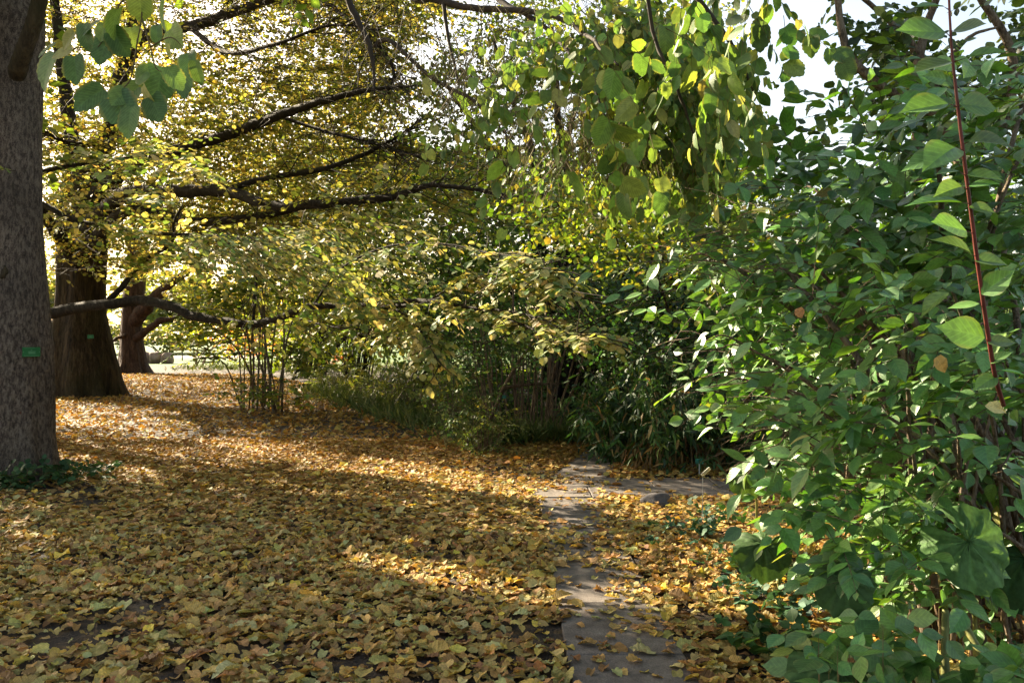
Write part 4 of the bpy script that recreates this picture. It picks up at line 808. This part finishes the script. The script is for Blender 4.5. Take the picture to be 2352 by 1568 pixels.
for (a, b), (c, e) in SL:
    j = np.argmin(abs(qpy-(b+8))); stp = Q[j]; d_ = stp[1]
    p0, p1 = P(a, b, d_-.01), P(c, e, d_-.03+.02*rng.standard_normal()); v = p1-p0
    bs.append(p0); axs.append(v/np.linalg.norm(v)); szs.append(np.linalg.norm(v)*1.1); tw.append((stp, (stp+p0)/2, p0))
bs, axs, szs = map(np.array, (bs, axs, szs)); no = nrm(np.array([-.1, -.75, .75])+.3*rng.standard_normal((len(bs), 3)))
build('leaves', [leaves('dogwood', bs, axs, no, szs, palette(dg[:2]+[(.085, .165, .05)], [1, 1, 1], len(bs), .12), M['leaf_dogwood'], fold=.3, curl=.2, wid=1.05), twigs(*map(np.array, zip(*tw)), .0018, M['shoot_red'])], so)

# tree behind the dogwood, top right
TB = np.array(P(2120, 775, 8.6)); TB[2] = 0
tr_ = thing('small_tree', TB, 'small tree with smooth pale forked limbs and dark glossy leaves against the sky, top right', 'tree')
for p_, r_ in (([TB, P(2110, 500, 8.6), P(2104, 300, 8.6), P(2106, 150, 8.5), P(2122, 70, 8.5), P(2162, -30, 8.4)], [.09, .07, .055, .05, .04, .03]),
               ([P(2107, 125, 8.5), P(2085, 92, 8.4), P(2030, 40, 8.3), P(1962, -20, 8.2)], [.045, .032, .026, .02]),
               ([P(2230, 420, 8.3), P(2150, 270, 8.2), P(2075, 222, 8.), P(2020, 195, 7.9), P(1970, 150, 7.8), P(1940, 90, 7.8), P(1925, 0, 7.8), P(1922, -60, 7.8)], [.07, .055, .048, .045, .04, .035, .03, .026]),
               ([P(2300, 300, 8.7), P(2330, 170, 8.6), P(2300, 60, 8.5), P(2240, -20, 8.5)], [.05, .045, .04, .03]),
               ([P(2112, 300, 8.6), P(2160, 180, 8.6), P(2220, 90, 8.5), P(2300, 60, 8.5)], [.04, .03, .02, .01])):
    build('trunk' if p_[0] is TB else 'bough', [tube(p_, r_, M['bark_pale'], seg=10, n=30, rough=.03, wob=.08)], tr_, smooth=True)
dk = [(0.039, 0.078, 0.026), (0.058, 0.111, 0.033), (0.026, 0.052, 0.021), (0.104, 0.156, 0.039)]
q = region([(1980, 80), (2010, 40), (2060, -30), (2420, -60), (2420, 300), (2250, 300), (2120, 200), (2050, 230), (1985, 140)], 7.6, 9.8, 330, clump=.9, seed=91)
cw = foliage(q, rdir(330, (-.3, -.2, 0), .9, .5), .36, 7, .10, dk, [3, 2, 2, 1], M['leaf_green'], tp='mid', tilt=.6, droop=.15, jit=.5, twig=M['twig_dark'], tr=.003, wid=.95)
q = region([(1895, -10), (1960, -20), (1950, 40), (1920, 60), (1900, 50)], 7.6, 8.2, 7, seed=92)
cw += foliage(q, rdir(7, (0, 0, -.3), .8, .5), .25, 6, .085, dk, [3, 2, 2, 1], M['leaf_green'], tilt=.6, jit=.5, twig=M['twig_dark'], tr=.003)
q = region([(1720, 260), (1830, 180), (2000, 190), (2100, 250), (2050, 330), (1800, 340)], 7., 9.5, 24, clump=.8, seed=93)
cw += foliage(q, rdir(24, (-.7, -.2, .1), .6, .3), .5, 8, .10, dk, [3, 2, 2, 1], M['leaf_green'], tilt=.4, droop=.1, jit=.4, twig=M['twig_dark'], tr=.004)
build('crown', cw, tr_)
shrub('background_tree', P(2050, 775, 13)*np.array([1, 1, 0]), 'dark leafy tree filling the space far behind the dogwood bush', 'tree', [(1750, 480), (1950, 390), (2110, 270), (2420, 120), (2450, 800), (2200, 900), (1900, 820), (1700, 560)], 10.5, 15, 700, gd+dk[:2], gdw+[2, 2], L=.7, ls=.095, stems=14, sr=.05, smat='bark_limb', seed=94, clump=.4, tr=.005, **BK)

# ---- butterbur plants and ground cover at the foot of the dogwood
def big_leaf(c, tip, no, size, col, seed=0, cup=.25, mat='leaf_big'):
    g = np.random.default_rng(seed); tip = nrm(np.array(tip, float)); no = nrm(np.array(no, float)); X = nrm(np.cross(tip, no)); Zz = np.cross(X, tip)
    na, nr = 48, 9; a = np.linspace(0.28, 6.283-.28, na)                    # kidney shape with a notch at the stalk
    rim = (1+.04*np.sin(a*11+g.random()*6)+.035*g.standard_normal(na))*(.86+.14*np.cos(a-np.pi))
    V, uv = [], []
    for i in range(nr):
        t = i/(nr-1); rr = rim*t*.55
        xx = rr*np.sin(a); yy = -rr*np.cos(a)+.05
        zz = -cup*t*t*(.7+.5*np.sin(2*a+g.random()*.3))+.035*t*np.sin(a*7+seed)+.012*g.standard_normal(na)
        V.append(np.array(c)+size*(xx[:, None]*X+yy[:, None]*tip+zz[:, None]*Zz)); uv.append(np.stack([np.full(na, .6), a*.36], 1))
    V = np.vstack(V); uv = np.vstack(uv)
    i, j = np.meshgrid(np.arange(nr-1), np.arange(na-1), indexing='ij'); A, B, C, D = i*na+j, i*na+j+1, (i+1)*na+j+1, (i+1)*na+j
    T = np.concatenate([np.stack([A, B, C], -1).reshape(-1, 3), np.stack([A, C, D], -1).reshape(-1, 3)])
    return dict(V=V, T=T, uv=uv, col=np.tile(np.array(col), (len(V), 1)), mat=M[mat])
BG = 'large round-leaved butterbur plants'
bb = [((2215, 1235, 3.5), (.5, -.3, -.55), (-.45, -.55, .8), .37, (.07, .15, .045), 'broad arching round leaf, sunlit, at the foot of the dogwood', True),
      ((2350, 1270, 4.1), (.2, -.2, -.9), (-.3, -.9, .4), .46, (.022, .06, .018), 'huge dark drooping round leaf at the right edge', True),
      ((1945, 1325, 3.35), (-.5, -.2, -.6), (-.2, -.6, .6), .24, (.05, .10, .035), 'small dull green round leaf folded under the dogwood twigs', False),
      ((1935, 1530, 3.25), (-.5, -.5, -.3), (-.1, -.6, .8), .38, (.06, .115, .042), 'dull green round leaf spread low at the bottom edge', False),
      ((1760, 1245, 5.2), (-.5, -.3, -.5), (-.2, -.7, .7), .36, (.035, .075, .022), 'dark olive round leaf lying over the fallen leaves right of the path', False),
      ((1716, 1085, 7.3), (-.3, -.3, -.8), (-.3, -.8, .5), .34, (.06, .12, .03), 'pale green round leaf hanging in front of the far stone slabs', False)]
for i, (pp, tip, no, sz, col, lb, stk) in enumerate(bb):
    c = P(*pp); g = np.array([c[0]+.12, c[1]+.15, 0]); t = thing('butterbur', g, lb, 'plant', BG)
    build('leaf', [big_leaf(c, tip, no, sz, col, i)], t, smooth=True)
    build('stalk', [tube([g-np.array([0, 0, .03]), g*.5+c*.5+np.array([.05, .05, 0]), c-.01*nrm(np.array(no, float))], [.012, .010, .007], M['stalk'], seg=8)], t, smooth=True)
for i, (pts, lb) in enumerate((([P(2172, 1585, 3.3), P(2170, 1480, 3.35), P(2172, 1400, 3.4)], 'upright pale yellow-green stalk at the bottom right'), ([P(2285, 1580, 3.3), P(2235, 1470, 3.4), P(2192, 1395, 3.5)], 'slanting pale yellow-green stalk at the bottom right'), ([P(2147, 1600, 3.2), P(2148, 1500, 3.2)], 'short cut pale stump of a stalk at the bottom right'))):
    b = np.array(pts[0]); b2 = b.copy(); b2[2] = -.02
    tag(build('bare_stalk', [tube([b2]+pts, [.018, .017, .015, .013], M['stalk'], seg=10, rough=.03)], None, b2, smooth=True), lb, 'stalk')
# scattered seedlings on the leaf carpet right of the path, and low leafy plants in the corner
sd = [(1590, 1230, 26, .05, 'bluish-green cut-leaved seedling patch right of the path, nearest the slabs'), (1650, 1200, 20, .05, 'dark cut-leaved weed patch beneath the pale leaf label'), (1545, 1250, 10, .05, 'small pale bluish weed tuft at the left end of the seedlings'),
      (1690, 1310, 22, .05, 'dark green weed patch among yellow leaves below the round olive leaf'), (1720, 1360, 26, .055, 'bluish-green lobed weed patch in front of the yellow leaves'), (1800, 1330, 24, .06, 'dark trefoil weed patch under the dogwood twigs'),
      (1840, 1430, 30, .055, 'sunlit pale bluish low weed patch under the dogwood'), (1790, 1500, 26, .075, 'dark green three-leaved seedlings at the bottom edge')]
for i, (px, py, n, ls, lb) in enumerate(sd):
    g = G(px, py); t = thing('weed_patch', g, lb, 'weed', 'green weeds among the fallen leaves')
    q = g+np.stack([rng.normal(0, .12, n), rng.normal(0, .16, n), .03+.07*rng.random(n)], 1)
    build('foliage', foliage(q, rdir(n, (0, -.2, .6), .7, .5), .10, 5, ls*.85, [(.035, .10, .06), (.03, .085, .03), (.055, .13, .07)] if i in (0, 2, 4, 6) else [(.025, .07, .022), (.04, .10, .03)], [1, 1, 1] if i in (0, 2, 4, 6) else [1, 1], M['leaf_dark'], tp='mid', tilt=.3, jit=.3, wid=1.2, twig=M['twig_green'], tr=.0018), t)
cor = [([(1880, 1440), (2080, 1420), (2150, 1600), (1880, 1620)], 3.0, 3.5, 46, .085, 'mass of mid-green heart-shaped leaves at the bottom edge under the dogwood'), ([(2170, 1530), (2300, 1490), (2400, 1530), (2400, 1640), (2170, 1640)], 2.9, 3.3, 26, .10, 'dark green young leafy plant in the bottom right corner'), ([(2150, 1340), (2352, 1330), (2400, 1480), (2200, 1480)], 4., 5., 18, .075, 'dim leafy undergrowth in the shade at the right edge')]
for i, (pl, d0, d1, n, ls, lb) in enumerate(cor):
    q = region(pl, d0, d1, n, seed=100+i); q[:, 2] = np.maximum(q[:, 2], .05); c = q.mean(0); t = thing('leafy_plant', (c[0], c[1], 0), lb, 'plant')
    build('foliage', [twigs(np.c_[q[:, :2], 0*q[:, 2]], q*np.array([1, 1, .5]), q, .004, M['twig_green'])]+foliage(q, rdir(n, (-.2, -.4, .2), .8, .5), .2, 5, ls, dg, dw, M['leaf_dogwood'], tp='dogwood', opposite=True, bias=CB, jit=.35, ldroop=.3, fold=.2, wid=1.25), t)

# ================================================================== SMALL THINGS
def rock(name, c, s, mat, label, cat, group=None, seed=0):
    g = np.random.default_rng(seed); nu, nv = 20, 14
    u, v = np.meshgrid(np.linspace(0, 2*np.pi, nu, endpoint=False), np.linspace(.02, np.pi-.02, nv), indexing='ij')
    n_ = np.stack([np.cos(u)*np.sin(v), np.sin(u)*np.sin(v), np.cos(v)], -1).reshape(-1, 3); r = np.ones(len(n_))
    for _ in range(9): r += .06*np.sin(n_@(g.standard_normal(3)*2.6)+g.random()*6)
    V = n_*r[:, None]*np.array(s)+np.array(c)
    i, j = np.meshgrid(np.arange(nu), np.arange(nv-1), indexing='ij'); i2 = (i+1) % nu
    A, B, C, D = i*nv+j, i2*nv+j, i2*nv+j+1, i*nv+j+1
    T = np.concatenate([np.stack([A, C, B], -1).reshape(-1, 3), np.stack([A, D, C], -1).reshape(-1, 3)])
    return tag(build(name, [dict(V=V, T=T, mat=mat)], None, c, smooth=True), label, cat, group)
M['boulder'] = noise_mat('boulder', [(.3, (.12, .075, .06)), (.5, (.24, .16, .13)), (.7, (.34, .26, .22))], sc=3, detail=8, bump=.6, dist=.03)
M['dark_stone'] = noise_mat('dark_stone', [(.3, (.045, .04, .042)), (.7, (.11, .10, .10))], sc=12, detail=8, bump=.6)
g = G(1507, 1158); rock('stone', g+np.array([0, 0, .03]), (.15, .12, .075), M['dark_stone'], 'small dark rounded stone at the edge of the stone path crossing', 'stone', seed=3)
for i, (px, s, lb) in enumerate(((333, .34, 'pinkish boulder half hidden by the foot of the reddish trunk'), (357, .36, 'brown boulder in the middle of the three by the lawn'), (384, .37, 'grey-topped boulder, rightmost by the lawn, behind green weeds'), (254, .3, 'dark boulder between the massive brown trunk and the reddish trunk'))):
    g = G(px, 835); rock('boulder', g+np.array([0, 0, .3]), (s*1.15, s, .42), M['boulder'], lb, 'boulder', 'boulders along the lawn edge', seed=10+i)
# white leaf label on a wire
M['label_white'] = noise_mat('label_white', [(.3, (.62, .64, .55)), (.7, (.75, .76, .68))], sc=20, bump=0, rough=.4)
M['label_ink'] = noise_mat('label_ink', [(.3, (.12, .12, .11)), (.7, (.2, .2, .18))], sc=20, bump=0)
M['wire'] = noise_mat('wire', [(.3, (.25, .25, .24)), (.7, (.4, .4, .38))], sc=20, bump=0, rough=.35)
M['teal'] = noise_mat('teal', [(.3, (.01, .10, .08)), (.7, (.02, .17, .13))], sc=20, bump=0, rough=.4)
g = np.array([G(1611, 1225)[0], G(1611, 1225)[1], 0]); c = P(1621, 1083, g[1])
t = thing('plant_label', g, 'small pale plant label tilted on a thin wire by the stone slabs', 'plant label')
build('wire', [tube([g-np.array([0, 0, .05]), P(1614, 1150, g[1]), P(1614, 1092, g[1])], [.0025, .0025, .0025], M['wire'], seg=6)], t)
Xl = nrm(np.array([.75, 0, .66])); Zl = nrm(np.array([-.55, -.5, .63])); Zl = nrm(Zl-(Zl@Xl)*Xl)
build('plate', [boxm(c, (.092, .004, .034), M['label_white'], Xl, Zl)], t)
Yl = np.cross(Zl, Xl)
for w_, l_ in ((-.006, .05), (.006, .068)): build('lettering', [boxm(c-Yl*.0028+Zl*w_, (l_, .001, .0028), M['label_ink'], Xl, Zl)], t)
g = G(1600, 1088); t = thing('plant_label', g, 'dark teal plant label on a short stake at the foot of the bamboo', 'plant label')
build('stake', [tube([g-np.array([0, .15, .05]), g+np.array([0, -.15, .15])], [.008, .008], M['wire'], seg=6)], t)
build('plate', [boxm(g+np.array([0, -.155, .17]), (.09, .005, .06), M['teal'])], t)
tag(build('hanging_tag', [boxm(P(1158, 911, 13.38), (.06, .004, .05), M['teal']), boxm(P(1158, 906, 13.39), (.004, .004, .05), M['wire'])], None, P(1158, 911, 13.38)), 'tiny teal tag hanging on a leaning brown stem in the thicket', 'tag')
# information board beyond the lawn
M['board'] = noise_mat('board', [(.3, (.46, .20, .06)), (.7, (.58, .27, .09))], sc=2, bump=0, rough=.5)
M['panel'] = noise_mat('panel', [(.3, (.50, .36, .14)), (.7, (.62, .50, .26))], sc=2, bump=0, rough=.5)
M['blue'] = noise_mat('blue', [(.3, (.02, .06, .20)), (.7, (.05, .13, .36))], sc=3, bump=.1, rough=.5)
M['bright_blue'] = noise_mat('bright_blue', [(.3, (.03, .22, .62)), (.7, (.06, .32, .75))], sc=3, bump=.1, rough=.5)
M['post'] = noise_mat('post', [(.3, (.03, .03, .03)), (.7, (.07, .065, .06))], sc=6)
d_ = 60.; u = d_/F; t = thing('information_board', (P(405, 775, d_)[0], d_, 0), 'orange-framed information board on thin dark posts at the lawn edge', 'sign')
c = P(405, 797, d_)
build('board', [boxm(c, (27.5*u, .05, 17*u), M['board'])], t)
build('panel', [boxm(c+np.array([-5.2*u, -.029, -.5*u]), (14*u, .008, 12*u), M['panel'])], t)
build('picture', [boxm(c+np.array([5.5*u, -.029, 0]), (7*u, .008, 12*u), M['panel']), boxm(c+np.array([5*u, -.036, 2*u]), (4*u, .006, 5*u), M['blue']), boxm(c+np.array([5.5*u, -.037, -2.6*u]), (2.6*u, .006, 5*u), M['blue']), boxm(c+np.array([7.3*u, -.036, -1*u]), (2*u, .006, 4*u), M['blue'])], t)
for s in (-1, 1): build('post', [boxm(np.array([c[0]+s*12.7*u, d_+.07, c[2]/2-.1]), (.06, .07, c[2]+.9), M['post'])], t)
# bright blue heap, red low planting, orange shrub
o = rock('blue_cover', np.array([P(509, 0, 62)[0], 62, .95]), (.36, .3, .15), M['bright_blue'], 'bright blue covered heap on the far lawn, left of the lone shrub', 'cover', seed=33)
red = [(.30, .06, .03), (.22, .04, .025), (.35, .12, .05)]
shrub('red_shrub', (P(760, 0, 52)[0], 52, 0), 'low red-leaved bush far beyond the bundle of upright stems', 'shrub', [(722, 806), (790, 802), (800, 826), (720, 828)], 50, 53, 60, red, [1, 1, 1], L=.5, ls=.14, stems=6, seed=111, tp='far')
shrub('orange_shrub', (P(545, 0, 58)[0], 58, 0), 'orange autumn bush beyond the lone shrub, under the low dark bough', 'shrub', [(480, 750), (540, 738), (640, 750), (660, 800), (600, 812), (490, 790)], 55, 60, 150, [(.50, .20, .06), (.55, .28, .10), (.42, .14, .05)], [2, 2, 1], L=.8, ls=.2, stems=8, sr=.04, seed=112, tp='far')
tag(build('twig', [tube([G(775, 1440)+[0, 0, .05], G(830, 1420)+[0, 0, .06], G(870, 1412)+[0, 0, .05]], [.004, .002], M['stem_brown'], seg=5), tube([G(868, 1413)+[0, 0, .055], G(880, 1430)+[0, 0, .05], G(905, 1470)+[0, 0, .045]], [.003, .0015], M['stem_brown'], seg=5)], None, G(830, 1420)), 'thin bent bare twig lying on the fallen leaves', 'twig')
def one_leaf(name, c, ax, no, sz, col, label, tp='litter'):
    c = np.array(c, float)
    tag(build(name, [leaves(tp, c[None], np.array([ax], float), np.array([no], float), np.array([sz]), np.array([col]), M['leaf_litter'], fold=.3, curl=.4, warp=.12)], None, c), label, 'leaf')
one_leaf('fallen_leaf', P(1832, 708, 2.85), (.3, -.2, -.8), (-.2, -1, .3), .035, (.45, .22, .09), 'tan dry leaf scrap caught on top of the dogwood leaves')
one_leaf('fallen_leaf', P(2262, 932, 2.7), (.9, -.1, -.1), (-.2, -.8, .6), .075, (.55, .48, .20), 'pale yellow leaf caught in the dogwood near the red shoot', 'dogwood')
one_leaf('fallen_leaf', P(2150, 820, 2.9), (.5, -.2, -.7), (-.2, -1, .3), .06, (.50, .32, .10), 'amber curled leaf caught deep in the dogwood')
shrub('verge_bush', (P(450, 0, 47)[0], 47, 0), 'straggling green bush in front of the bright lawn, left of the lone shrub', 'shrub', [(415, 850), (430, 770), (470, 720), (560, 700), (600, 780), (580, 850)], 44, 49, 130, gy, gw, L=.9, ls=.15, stems=9, sr=.03, seed=131, tilt=.6)
shrub('verge_bush', (P(690, 0, 44)[0], 44, 0), 'straggling green bush in front of the bright lawn, right of the lone shrub', 'shrub', [(620, 850), (620, 720), (700, 680), (830, 720), (850, 800), (800, 800), (700, 850)], 40, 46, 170, gy, gw, L=.9, ls=.15, stems=12, sr=.03, seed=132, tilt=.6)
# ---- far trees and hedge closing the park
fr = [(.17, .20, .07), (.23, .24, .09), (.12, .15, .06), (.30, .27, .10)]
def far_tree(name, x, y, h, w_, pal, pw, label, seed, group='trees far beyond the lawn'):
    t = thing(name, (x, y, 0), label, 'tree', group)
    build('trunk', [tube([(x, y, -.1), (x+.1, y, h*.3), (x, y, h*.8)], [.028*h, .02*h, .006*h], M['bark_brown'], seg=8)], t, smooth=True)
    q = nrm(rng.standard_normal((420, 3)))*(rng.random((420, 1))**.5)*np.array([w_, w_, h*.42])+np.array([x, y, h*.56])
    g = np.random.default_rng(seed); cl = g.standard_normal((7, 3))*np.array([w_, w_, h*.3])*.55+np.array([x, y, h*.58]); q = np.where(rng.random((420, 1)) < .6, cl[rng.integers(0, 7, 420)]+rng.standard_normal((420, 3))*w_*.28, q); q[:, 2] = np.clip(q[:, 2], .3, None)
    build('crown', foliage(q, rdir(420), w_*.32, 8, .42*w_/4, pal, pw, M['leaf_green'], tp='far', tilt=.6, jit=.6, wid=1.3), t); return t
ft = far_tree('far_tree', -36, 92, 9, 5.5, fr, [2, 2, 2, 1], 'grey-green tree beyond the lawn, seen past the reddish trunk', 1)
far_tree('far_tree', -28, 96, 8, 5, [(.34, .28, .09), (.28, .25, .09)], [1, 1], 'yellowish tree beyond the information board', 2)
for (x, y, lb) in ((-47, 88, 'grey-green far tree left of the reddish trunk'), (-20, 100, 'grey-green far tree behind the orange bush'), (-10, 97, 'grey-green far tree behind the bundle of upright stems'), (-56, 95, 'grey-green far tree behind the massive brown trunk')): copy_thing(ft, (x, y, 0), lb)
shrub('far_hedge', (-34, 84, 0), 'clipped grey-green hedge closing the far lawn behind the boulders', 'hedge', [(180, 742), (440, 748), (640, 756), (640, 788), (440, 788), (180, 788)], 80, 86, 420, fr, [2, 2, 2, 1], L=1.1, ls=.3, stems=8, sr=.05, seed=121, tp='far', **BK)

# ================================================================== CAMERA, LIGHT
cam = bpy.data.cameras.new('camera'); co = bpy.data.objects.new('camera', cam); COL.objects.link(co)
co.location = (0, 0, CAM_H); co.rotation_euler = (R(90), 0, 0); cam.sensor_width = 36; cam.lens = F/2352*36; cam.shift_y = -(784-HY)/2352
cam.clip_start = .05; cam.clip_end = 2000; scene.camera = co
w = bpy.data.worlds.new('World'); scene.world = w; w.use_nodes = True; nt = w.node_tree
bgn = nt.nodes['Background']; sky = nt.nodes.new('ShaderNodeTexSky'); sky.sky_type = 'NISHITA'; sky.sun_disc = False
sky.sun_elevation = SUN_EL; sky.sun_rotation = math.atan2(SUN[0], SUN[1]); sky.air_density = 1.0; sky.dust_density = 2.5; sky.ozone_density = .4
nt.links.new(sky.outputs[0], bgn.inputs[0]); bgn.inputs[1].default_value = .063
sl_ = bpy.data.lights.new('sun', 'SUN'); sl_.energy = 5; sl_.angle = R(.5); sl_.color = (1, .93, .80)
so_ = bpy.data.objects.new('sun', sl_); COL.objects.link(so_)
from mathutils import Vector
so_.rotation_euler = Vector(SUN).to_track_quat('Z', 'Y').to_euler(); so_.location = (-20, 15, 30)
scene.view_settings.view_transform = 'Standard'; scene.view_settings.look = 'None'; scene.view_settings.exposure = 2.6; scene.view_settings.gamma = 1
scene.view_settings.use_white_balance = True; scene.view_settings.white_balance_temperature = 7800; scene.view_settings.white_balance_tint = 10
scene.render.engine = 'CYCLES'; scene.cycles.max_bounces = 6; scene.cycles.transmission_bounces = 4; scene.cycles.diffuse_bounces = 3
scene.cycles.use_denoising = True; scene.cycles.sample_clamp_indirect = 8
